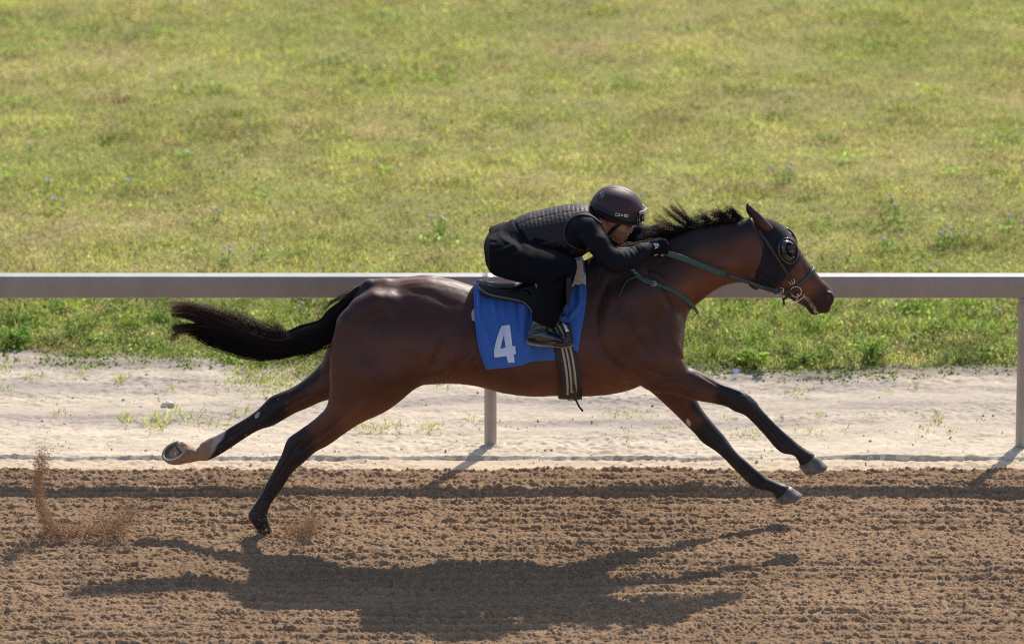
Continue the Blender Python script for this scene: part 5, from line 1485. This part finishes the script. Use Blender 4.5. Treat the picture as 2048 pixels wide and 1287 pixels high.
buckle(1307, 567, 0.3, on_side(BB, 1307, 567, -.17)[0][1] - .008, brass, yoke, 5, 4.6)
(V, F), _, _ = strap_on(BB, [(1300, 563), (1288, 557), (1274, 556), (1260, 561), (1250, 572), (1244, 584), (1240, 594)], .007, .008, .003, 6, -.2)
mesh_np("strap_tail", V, F, green_web, yoke)
# ------------------------------------------------------------------ rider
RV = 0.0045
R = Field((-0.22, -0.44, 0.84), (0.88, 0.44, 1.86), RV)
def mirror_add(f, V, T, k):
    f.mesh(V, T, k); f.mesh(V * [1, -1, 1], T[:, ::-1], k)
TORSO = [(972, 490, 980, 528, .10, 0), (978, 474, 1000, 546, .16, 0), (1000, 458, 1036, 540, .172, 0), (1028, 444, 1066, 520, .158, 0), (1055, 432, 1090, 512, .158, 0), (1085, 425, 1115, 513, .165, 0), (1115, 418, 1140, 514, .175, 0),
         (1140, 414, 1165, 505, .180, 0), (1163, 413, 1186, 490, .165, 0), (1182, 418, 1202, 476, .11, 0), (1190, 425, 1208, 468, .06, 0)]
TORSO = [t[:4] + (t[4] * .93, 0) for t in TORSO]
R.mesh(*loft(TORSO, ex=2.0), k=0.0)
T_ = R.copy()
THIGH = [(984, 478, 984, 538, .09, -.10), (1010, 477, 1006, 550, .105, -.135), (1044, 489, 1034, 556, .10, -.17), (1079, 500, 1064, 558, .09, -.205), (1112, 508, 1092, 560, .078, -.235), (1134, 516, 1106, 562, .066, -.255), (1144, 524, 1112, 560, .05, -.26)]
SHIN = [(1146, 522, 1112, 545, .055, -.26), (1149, 534, 1096, 558, .064, -.265), (1145, 552, 1087, 568, .062, -.275), (1134, 573, 1080, 581, .058, -.285), (1127, 596, 1076, 600, .054, -.29), (1119, 619, 1071, 617, .050, -.295), (1110, 640, 1069, 632, .044, -.30), (1103, 652, 1067, 645, .036, -.30)]
V, T = loft(THIGH); mirror_add(R, V, T, .03)
V, T = loft(SHIN); mirror_add(R, V, T, .02)
for s in (1, -1):
    m = lambda px, py, Y: P(px, py, -abs(Y)) * [1, s, 1]
    R.chain([(m(1086, 650, .30), .034), (m(1080, 668, .305), .033), (m(1110, 680, .31), .026), (m(1135, 684, .31), .020)], .02)
    R.chain([(m(1166, 448, .140) - np.array([0, 0, .10 * (s < 0)]), .056), (m(1176, 458, .175) - np.array([0, 0, .08 * (s < 0)]), .055), (m(1196, 487, .225), .047), (m(1221, 518, .255), .044), (m(1238, 522, .25), .041), (m(1262, 516, .22), .036), (m(1284, 504, .185), .031), (m(1298, 499, .165), .027)], .03)
    # hand: palm, four curled fingers and the thumb
    R.ell(m(1313, 494, .152), (.036, .020, .034), .012, rot=-.3)
    kn = [(1328, 483, .150), (1331.5, 490, .154), (1332.5, 497, .156), (1331, 504, .156)]
    for i, (a, b, c) in enumerate(kn):
        L = [.95, 1.05, 1.0, .85][i]
        k0 = m(a - 9, b + 1, c); k1 = m(a, b, c); k2 = k1 + np.array([.010 * L, s * .026, -.010]); k3 = k2 + np.array([-.020 * L, s * .010, -.012]); k4 = k3 + np.array([-.014 * L, -s * .008, -.004])
        R.chain([(k0, .012), (k1, .0112), (k2, .0098), (k3, .0092), (k4, .0085)], .004)
    t0 = m(1306, 487, .140); t1 = m(1318, 481, .132); t2 = m(1329, 483, .120)
    R.chain([(t0, .014), (t1, .012), (t2, .010)], .006)
    R.chain([(m(1318, 505, .160), .0095), (m(1325, 510, .158), .009)], .004)
R0 = R.copy()     # for the garments, without head
R.chain([(P(1188, 442, 0), .066), (P(1205, 444, 0), .058), (P(1216, 446, 0), .056)], .03)
R.ell(P(1233, 420, 0), (.105, .076, .098), .02, rot=.35)
FACE = [(1264, 430, 1206, 428, .066, 0), (1263, 442, 1210, 440, .070, 0), (1258, 452, 1213, 450, .069, 0), (1255.5, 460, 1216, 458, .064, 0), (1253, 468, 1219, 466, .056, 0), (1250, 476, 1222, 474, .046, 0), (1245, 483, 1228, 481, .034, 0)]
R.mesh(*loft(FACE, M=32), k=.012)
R.chain([(P(1263, 448, 0), .007), (P(1262, 456, 0), .010), (P(1259.5, 462, 0), .013)], .010)      # nose
R.ell(P(1256, 464.5, -.012), (.009, .010, .007), .006); R.ell(P(1256, 462, .012), (.009, .010, .007), .006)
R.ell(P(1254.5, 471, 0), (.010, .023, .0065), .006, rot=.3); R.ell(P(1251.5, 476, 0), (.010, .020, .0065), .005, rot=.2)   # lips
R.cap(P(1257, 473.5, -.02), P(1257, 473.5, .02), .003, .003, .004, 's')
R.ell(P(1241, 481, 0), (.020, .022, .016), .012)      # chin
for s in (1, -1):
    m = lambda px, py, Y: P(px, py, -abs(Y)) * [1, s, 1]
    R.ell(m(1245, 459, .046), (.020, .022, .017), .015)      # cheekbone
    R.cap(m(1258, 449, .030), m(1257, 450, .022), .011, .010, .008, 's')     # eye socket
    R.ell(m(1220, 443, .072), (.014, .009, .026), .006, rot=.35)      # ear
    R.ell(m(1222, 442, .082), (.006, .006, .012), .004, 's', rot=.35)
skin = mat("brown_skin", (0.17, 0.067, 0.037), 0.5, spec=0.4, vary=(40, 0.08), bump=(300, 0.15, 0.001), tint=True)
V, Q = R.to_mesh(); V = relax(V.astype(float), Q, 1)
x_, y_ = proj(V)
c = np.tile([0.46, 0.195, 0.105], (len(V), 1))
lip = np.exp(-(((x_ - 1254) / 4) ** 2 + ((y_ - 474) / 4.5) ** 2)) * (np.abs(V[:, 1]) < .03)
c = c * (1 - .6 * lip[:, None]) + np.array([.10, .035, .028]) * .6 * lip[:, None]
beard = np.exp(-(((x_ - 1240) / 10) ** 2 + ((y_ - 480) / 7) ** 2)) * .35
c = c * (1 - beard[:, None])
person = mesh_np("person", V, Q, skin, None, True, c)
tag(person, "person in black crouching low over the galloping horse's neck", "person")

black_shirt = mat("black_shirt", (0.0045, 0.0048, 0.0085), 0.72, spec=0.2, bump=(500, 0.2, 0.001))
black_trou = mat("black_trousers", (0.0045, 0.0047, 0.0080), 0.85, spec=0.14, bump=(500, 0.25, 0.001))
glove_mat = mat("black_glove", (0.004, 0.004, 0.006), 0.8, spec=0.15, bump=(400, 0.3, 0.001))
vest_mat = mat("quilted_vest", (0.022, 0.015, 0.020), 0.55, spec=0.25, bump=(600, 0.3, 0.001))
# sleeves: rings of creases round the forearm and at the elbow
SLV = [(1105, 395), (1200, 400), (1216, 425), (1216, 455), (1250, 470), (1297, 455), (1300, 497), (1302, 525), (1240, 575), (1180, 560), (1150, 510), (1100, 512), (1062, 492), (1030, 478), (1004, 462), (1020, 430)]
ea, eb = P(1238, 522, -.25), P(1298, 499, -.165)
def sleeve_folds(x, y, z):
    ay = np.abs(y); d = eb - ea; d = d * [1, -1, 1]; L = float(d @ d)
    t = ((x - ea[0]) * d[0] + (ay + ea[1]) * d[1] + (z - ea[2]) * d[2]) / L
    on = (t > -.15) & (t < 1.1) & (x > ea[0] - .08)
    w = np.sin(t * 40 + 3 * noise3(x * 14, y * 14, z * 14, 130)) 
    return on * .0016 * w * np.exp(-((t - .35) / .35) ** 2) + .003 * noise3(x * 16, y * 12, z * 16, 131) + .0025 * noise3(x * 38, y * 24, z * 30, 132)
shirt = garment(R0.shell(.0075, SLV, -.12, folds=sleeve_folds), "shirt", black_shirt, person)
TRO = [(960, 430), (1008, 448), (1030, 470), (1060, 480), (1150, 500), (1172, 520), (1160, 570), (1135, 610), (1122, 640), (1112, 648), (1104, 647), (1086, 638), (1064, 632), (1055, 600), (1060, 570), (960, 570)]
FOLDS = [_cr(1079, 505, 1140, 533, 0, 1)]
def tro_folds(x, y, z):
    ay = np.abs(y)
    f = .0045 * noise3(x * 9 + 6 * z, ay * 6, z * 10, 140) + .003 * noise3(x * 26, ay * 14, z * 22, 141)
    def cr(x1, y1, x2, y2, a, w, Y=-.3):
        p, q_ = P(x1, y1, Y), P(x2, y2, Y); ex, ez = q_[0] - p[0], q_[2] - p[2]
        t = np.clip(((x - p[0]) * ex + (z - p[2]) * ez) / (ex * ex + ez * ez), 0, 1)
        return a * np.exp(-(np.hypot(x - p[0] - t * ex, z - p[2] - t * ez) / w) ** 2)
    for q in [(1145, 535, 1095, 560, .006, .008), (1140, 530, 1100, 545, -.005, .007), (1120, 545, 1092, 575, .005, .008), (1082, 580, 1108, 600, .006, .008), (1078, 590, 1100, 612, -.005, .007), (1075, 610, 1108, 635, .005, .008),
              (985, 508, 1020, 492, .006, .007, -.22), (990, 515, 1030, 500, -.005, .008, -.22), (978, 487, 992, 486, -.004, .004, -.18), (1030, 488, 1000, 478, .005, .008, -.2), (1044, 492, 1020, 480, -.005, .006, -.2), (1126, 560, 1116, 630, .004, .008)]:
        f = f + cr(*q)
    return f + .004 * np.clip((P(0, 560, -.29)[2] - z) / .1, 0, 1)
trousers = garment(R0.shell(.0145, TRO, -.24, folds=tro_folds), "trousers", black_trou, person)
# quilted vest
VEST = [(1025, 447), (1024, 425), (1052, 415), (1115, 400), (1180, 396), (1199, 410), (1206, 436), (1202, 452), (1194, 440), (1180, 431), (1160, 429), (1142, 437), (1131, 449), (1127, 462), (1128, 475), (1134, 487), (1146, 495), (1162, 499), (1182, 497), (1186, 506), (1165, 518), (1140, 524), (1115, 518), (1087, 505), (1070, 500), (1060, 484), (1050, 468), (1036, 456)]
va, vb = P(1029, 440, -.1), P(1180, 412, -.1)
vd = (vb - va) / np.linalg.norm(vb - va); vu = np.array([-vd[2], 0, vd[0]])
def vest_folds(x, y, z):
    u = (x - va[0]) * vd[0] + (z - va[2]) * vd[2]; v = (x - va[0]) * vu[0] + (z - va[2]) * vu[2]
    u2 = u + 0.35 * v * np.clip((-v) / .15, 0, 1)
    g = np.abs(((u2 / .0215) % 1) - .5) * 2            # 1 on a seam
    seam = -.0036 * np.clip((g - .72) / .28, 0, 1) ** 1.5
    ln = 0
    for k in (-.062, -.112, -.175): ln = ln - .0032 * np.exp(-((v - k) / .005) ** 2)
    ln = ln - .003 * np.exp(-((np.abs(y) - .075) / .005) ** 2) * (v > -.07)
    quilt = (v > -.178) * (v < .08)
    # diamond quilting on the lower front
    dq = -.003 * (np.exp(-((((u + v) / .045) % 1) - .5) ** 2 / .006) + np.exp(-((((u - v) / .045) % 1) - .5) ** 2 / .006)) * (v < -.178)
    return seam * quilt + ln + dq
vf = T_.shell(.017, VEST, -.13, folds=vest_folds)
vest = garment(vf, "protective_vest", vest_mat, person, n_iter=1)
PB = bvh_of([person, shirt, vest, trousers])
(V, F), _, _ = strap_on(PB, [(1204, 449), (1194, 441), (1180, 432), (1160, 430), (1143, 437), (1132, 449), (1128, 462), (1129, 475), (1135, 486), (1147, 494), (1162, 498), (1180, 496)], .010, .003, .004, 5, -.15)
mesh_np("armhole_binding", V, F, mat("vest_binding", (0.045, 0.035, 0.042), 0.7), vest)
# gloves
GL = [(1296, 440), (1345, 440), (1345, 530), (1299, 530), (1302, 510), (1297, 492)]
gl = R0.shell(.0035, GL, -.155, folds=lambda x, y, z: .001 * noise3(x * 50, y * 50, z * 50, 150))
gl.cap(P(1324, 508.5, -.160), P(1330, 517, -.160), .012, .016, .0, 's')
V, Q = gl.to_mesh(); V = relax(V.astype(float), Q, 1)
for sg in (-1, 1):
    kq = (V[Q[:, 0], 1] * sg) > 0; us = np.unique(Q[kq]); mp = np.zeros(len(V), int); mp[us] = np.arange(len(us))
    g_ = mesh_np("glove", V[us], mp[Q[kq]], glove_mat, person)
    if sg < 0: glove = g_
GLB = bvh_of([glove])
wht = mat("white_print", (0.75, 0.75, 0.82), 0.6)
for k, (a, b) in enumerate([((1309.5, 488.2), 5.2), ((1312.6, 486.4), 8.0), ((1315.6, 485.6), 10.6)]):
    x0, y0 = a
    # three slanting bars, each longer than the last
    pass
def bar(x0, y0, x1, y1, w):
    dx, dy = x1 - x0, y1 - y0; L = math.hypot(dx, dy); nx, ny = -dy / L * w / 2, dx / L * w / 2
    return [(x0 + nx, y0 + ny), (x1 + nx, y1 + ny), (x1 - nx, y1 - ny), (x0 - nx, y0 - ny)]
for q in [(1306.6, 486.5, 1312.4, 494.0, 1.7), (1309.6, 485.9, 1315.6, 492.9, 1.7), (1313.6, 486.2, 1318.2, 491.4, 1.7)]:
    decal(GLB, bar(*q), [], wht, "stripe_print", glove, off=.0012, step=1.5, Y=-.17)
decal(GLB, bar(1309.2, 497.0, 1316.2, 494.2, 1.3), [], wht, "line_print", glove, off=.0012, step=1.5, Y=-.17)
decal(GLB, bar(1309.0, 510.3, 1316.0, 508.3, 1.6), [], wht, "tab_print", glove, off=.0012, step=1.5, Y=-.17)

# boots
B = Field((0.02, -0.42, 0.82), (0.38, -0.20, 1.20), 0.003)
B.mesh(*loft([(1106, 640, 1070, 628, .040, -.30), (1104, 650, 1062, 642, .042, -.302), (1108, 662, 1056, 660, .042, -.305), (1120, 672, 1055, 670, .043, -.308), (1124, 678, 1055, 678, .043, -.308)]), k=0)
B.mesh(*loft([(1057, 664, 1055, 677, .038, -.308), (1080, 656, 1078, 680, .042, -.308), (1105, 664, 1104, 682, .044, -.31), (1125, 672, 1124, 684, .044, -.312), (1139, 678, 1139, 685, .036, -.312), (1145, 682, 1145, 685, .018, -.312)], ex=2.6), k=.012)
idx = np.argwhere(np.abs(B.a) < .012); w = (idx + B.i0) * B.v
def bootf(x, y, z):
    f = .0016 * noise3(x * 45, y * 30, z * 60, 160)
    for x1, y1, x2, y2, a in [(1066, 655, 1088, 645, -.006), (1060, 663, 1096, 659, -.006), (1070, 650, 1100, 652, .003), (1094, 660, 1108, 668, -.005)]:
        p, q_ = P(x1, y1, -.34), P(x2, y2, -.34); ex, ez = q_[0] - p[0], q_[2] - p[2]
        t = np.clip(((x - p[0]) * ex + (z - p[2]) * ez) / (ex * ex + ez * ez), 0, 1)
        f = f + a * np.exp(-(np.hypot(x - p[0] - t * ex, z - p[2] - t * ez) / .0045) ** 2)
    return f
B.a[tuple(idx.T)] -= bootf(w[:, 0], w[:, 1], w[:, 2]).astype(np.float32)
boot_mat = mat("patent_boot", (0.008, 0.013, 0.026), 0.14, spec=0.7, coat=0.5, vary=(20, 0.2))
bsole_mat = mat("tan_boot_sole", (0.36, 0.265, 0.165), 0.75, vary=(60, 0.2))
V, Q = B.to_mesh(); V = relax(V.astype(float), Q, 1)
VS, FS = loft([(1053, 677, 1054, 684, .044, -.312), (1062, 679, 1062, 688, .052, -.312), (1083, 682, 1083, 691, .052, -.312), (1086, 683, 1086, 689, .052, -.312), (1110, 684, 1110, 691, .056, -.313), (1130, 686, 1130, 693, .054, -.313), (1144, 685, 1144, 692, .036, -.313), (1148, 686, 1148, 691, .018, -.313)], ex=3.5)
for sg in (1, -1):
    bt = mesh_np("boot", V * [1, sg, 1], Q if sg > 0 else Q[:, ::-1], boot_mat, person)
    mesh_np("sole", VS * [1, sg, 1], FS if sg > 0 else FS[:, ::-1], bsole_mat, bt)

# helmet, goggles, glasses, chin strap
K = Field((0.36, -0.14, 1.45), (0.70, 0.14, 1.85), 0.003)
hc0 = P(1235, 417, 0)
K.ell(hc0, (.128, .106, .112), 0, rot=-.18)
K.ell(P(1222, 412, 0), (.095, .098, .095), .03)
kp = [(1160, 340), (1320, 340), (1320, 425), (1287, 424), (1284, 440), (1272, 446), (1258, 444), (1240, 440), (1222, 436), (1206, 431), (1195, 425), (1188, 416), (1170, 400)]
kf = K.shell(0.0, kp, 0.0, k=.004)
# seams of the cover
def seamf(x, y, z):
    f = -.0022 * np.exp(-((np.abs(y) - .030 - .03 * 0) / .0022) ** 2)
    a, b = (x - hc0[0] - .006), (z - hc0[2] + .035)
    rr = np.hypot(a / .082, b / .098)
    f = f - .0026 * np.exp(-((rr - 1) / .028) ** 2) * (z > hc0[2] - .045)
    return f
idx = np.argwhere(np.abs(kf.a) < .009); w = (idx + kf.i0) * kf.v
kf.a[tuple(idx.T)] -= seamf(w[:, 0], w[:, 1], w[:, 2]).astype(np.float32)
helm_mat = mat("helmet_cover", (0.050, 0.020, 0.028), 0.48, spec=0.35, sheen=0.15, bump=(420, 0.6, 0.0015))
helm_mat.node_tree.nodes["Principled BSDF"].inputs["Sheen Roughness"].default_value = 0.35
helmet = garment(kf, "helmet", helm_mat, person, n_iter=1)
V, F = loft([(1262, 440, 1262, 446, .070, 0), (1272, 439, 1271, 448, .066, 0), (1281, 442, 1279, 450, .052, 0), (1287, 445, 1285, 450, .026, 0)], ex=2.4)
mesh_np("visor", V, F, helm_mat, helmet)
KB = bvh_of([helmet])
bandm = mat("goggle_band", (0.010, 0.011, 0.014), 0.5, spec=0.4)
ax = np.array([-.36, 0, 1.0]); upv = np.array([1.0, 0, .36])
ax = np.array([.40, 0, 1.0]); upv = np.array([1.0, 0, -.40])
V, F = ring_on(KB, P(1234, 424, 0), ax, upv, .024, .002, .004, 60, 0.0, 2 * math.pi, .3)
gog = mesh_np("goggles", V, F, bandm, helmet)
lensm = mat("goggle_lens", (0.02, 0.015, 0.012), 0.05, spec=0.9, coat=1.0)
lup = np.array([1.0, 0, -.10]); lax = np.array([.10, 0, 1.0])
V, F = ring_on(KB, P(1236, 424, 0), lax, lup, .056, .009, .012, 26, -.62, .62, .3)
mesh_np("lens", V, F, lensm, gog)
V, F = ring_on(KB, P(1237, 411.5, 0), lax, lup, .005, .016, .006, 26, -.60, .60, .3)
mesh_np("lens_frame", V, F, mat("pale_frame", (0.42, 0.42, 0.46), 0.3), gog)
KB2 = bvh_of([helmet, gog])
def boxl(x, y, w, h, t, ang=.13):
    ca, sa = math.cos(ang), math.sin(ang); f = lambda a, b: (x + a * ca - b * sa, y + a * sa + b * ca)
    return [f(-w, -h), f(w, -h), f(w, h), f(-w, h)], [f(-w + t, -h + t), f(w - t, -h + t), f(w - t, h - t), f(-w + t, h - t)]
for x, y, w_ in ((1235.2, 428.9, 4.2), (1252.3, 431.0, 4.0)):
    o_, i_ = boxl(x, y, w_, 2.7, .9); decal(KB2, o_, [i_], wht, "logo_frame", gog, off=.0015, step=1.2, Y=-.1)
def sshape(x, y, w, h, t=.55):
    pts = [(w, -h), (-w, -h), (-w, 0), (w, 0), (w, h), (-w, h)]
    return [bar(x + a[0], y + a[1], x + b[0], y + b[1], t * 2) for a, b in zip(pts[:-1], pts[1:])]
for x, y, w_ in ((1243.6, 430.0, 2.0), (1251.2, 431.0, 1.2)):
    for q in sshape(x, y, w_, 1.4, .5): decal(KB2, q, [], wht, "logo_letter", gog, off=.0018, step=1.0, Y=-.1)
# small emblem on the crown
for q in [bar(1200.5, 387, 1205, 383.5, .8), bar(1205, 383.5, 1207.5, 389.5, .8), bar(1207.5, 389.5, 1204, 395.5, .8), bar(1204, 395.5, 1200.5, 387, .8), bar(1202.5, 388, 1206.5, 390, .7)]:
    decal(KB, q, [], mat("grey_print", (0.35, 0.36, 0.45), 0.6) if 'gp_' not in globals() else gp_, "crown_print", helmet, off=.001, step=1.2, Y=-.08)
FBv = bvh_of([person])
(V, F), _, _ = strap_on(FBv, [(1246, 440), (1238, 448), (1228, 457), (1219, 466), (1215, 475)], .017, .004, .004, 5, -.07); both(V, F, "chin_strap", lea_mat, helmet)
gm = mat("dark_glasses", (0.01, 0.009, 0.008), 0.1, spec=0.8, coat=1.0)
pts = np.array([P(1250, 443, -.062), P(1259, 448, -.045), P(1266, 450, -.012), P(1266, 450, .012), P(1259, 448, .045), P(1250, 443, .062)])
V, F = strap(catmull(pts, 5), np.gradient(catmull(pts, 5), axis=0) @ np.array([[0, -1, 0], [1, 0, 0], [0, 0, 1]]), .024, .003)
gls = mesh_np("glasses", V, F, gm, person)
V, F = tube(catmull(pts + [0.001, 0, -.012], 5), .0022, 6); mesh_np("rim", V, F, gold_mat, gls)
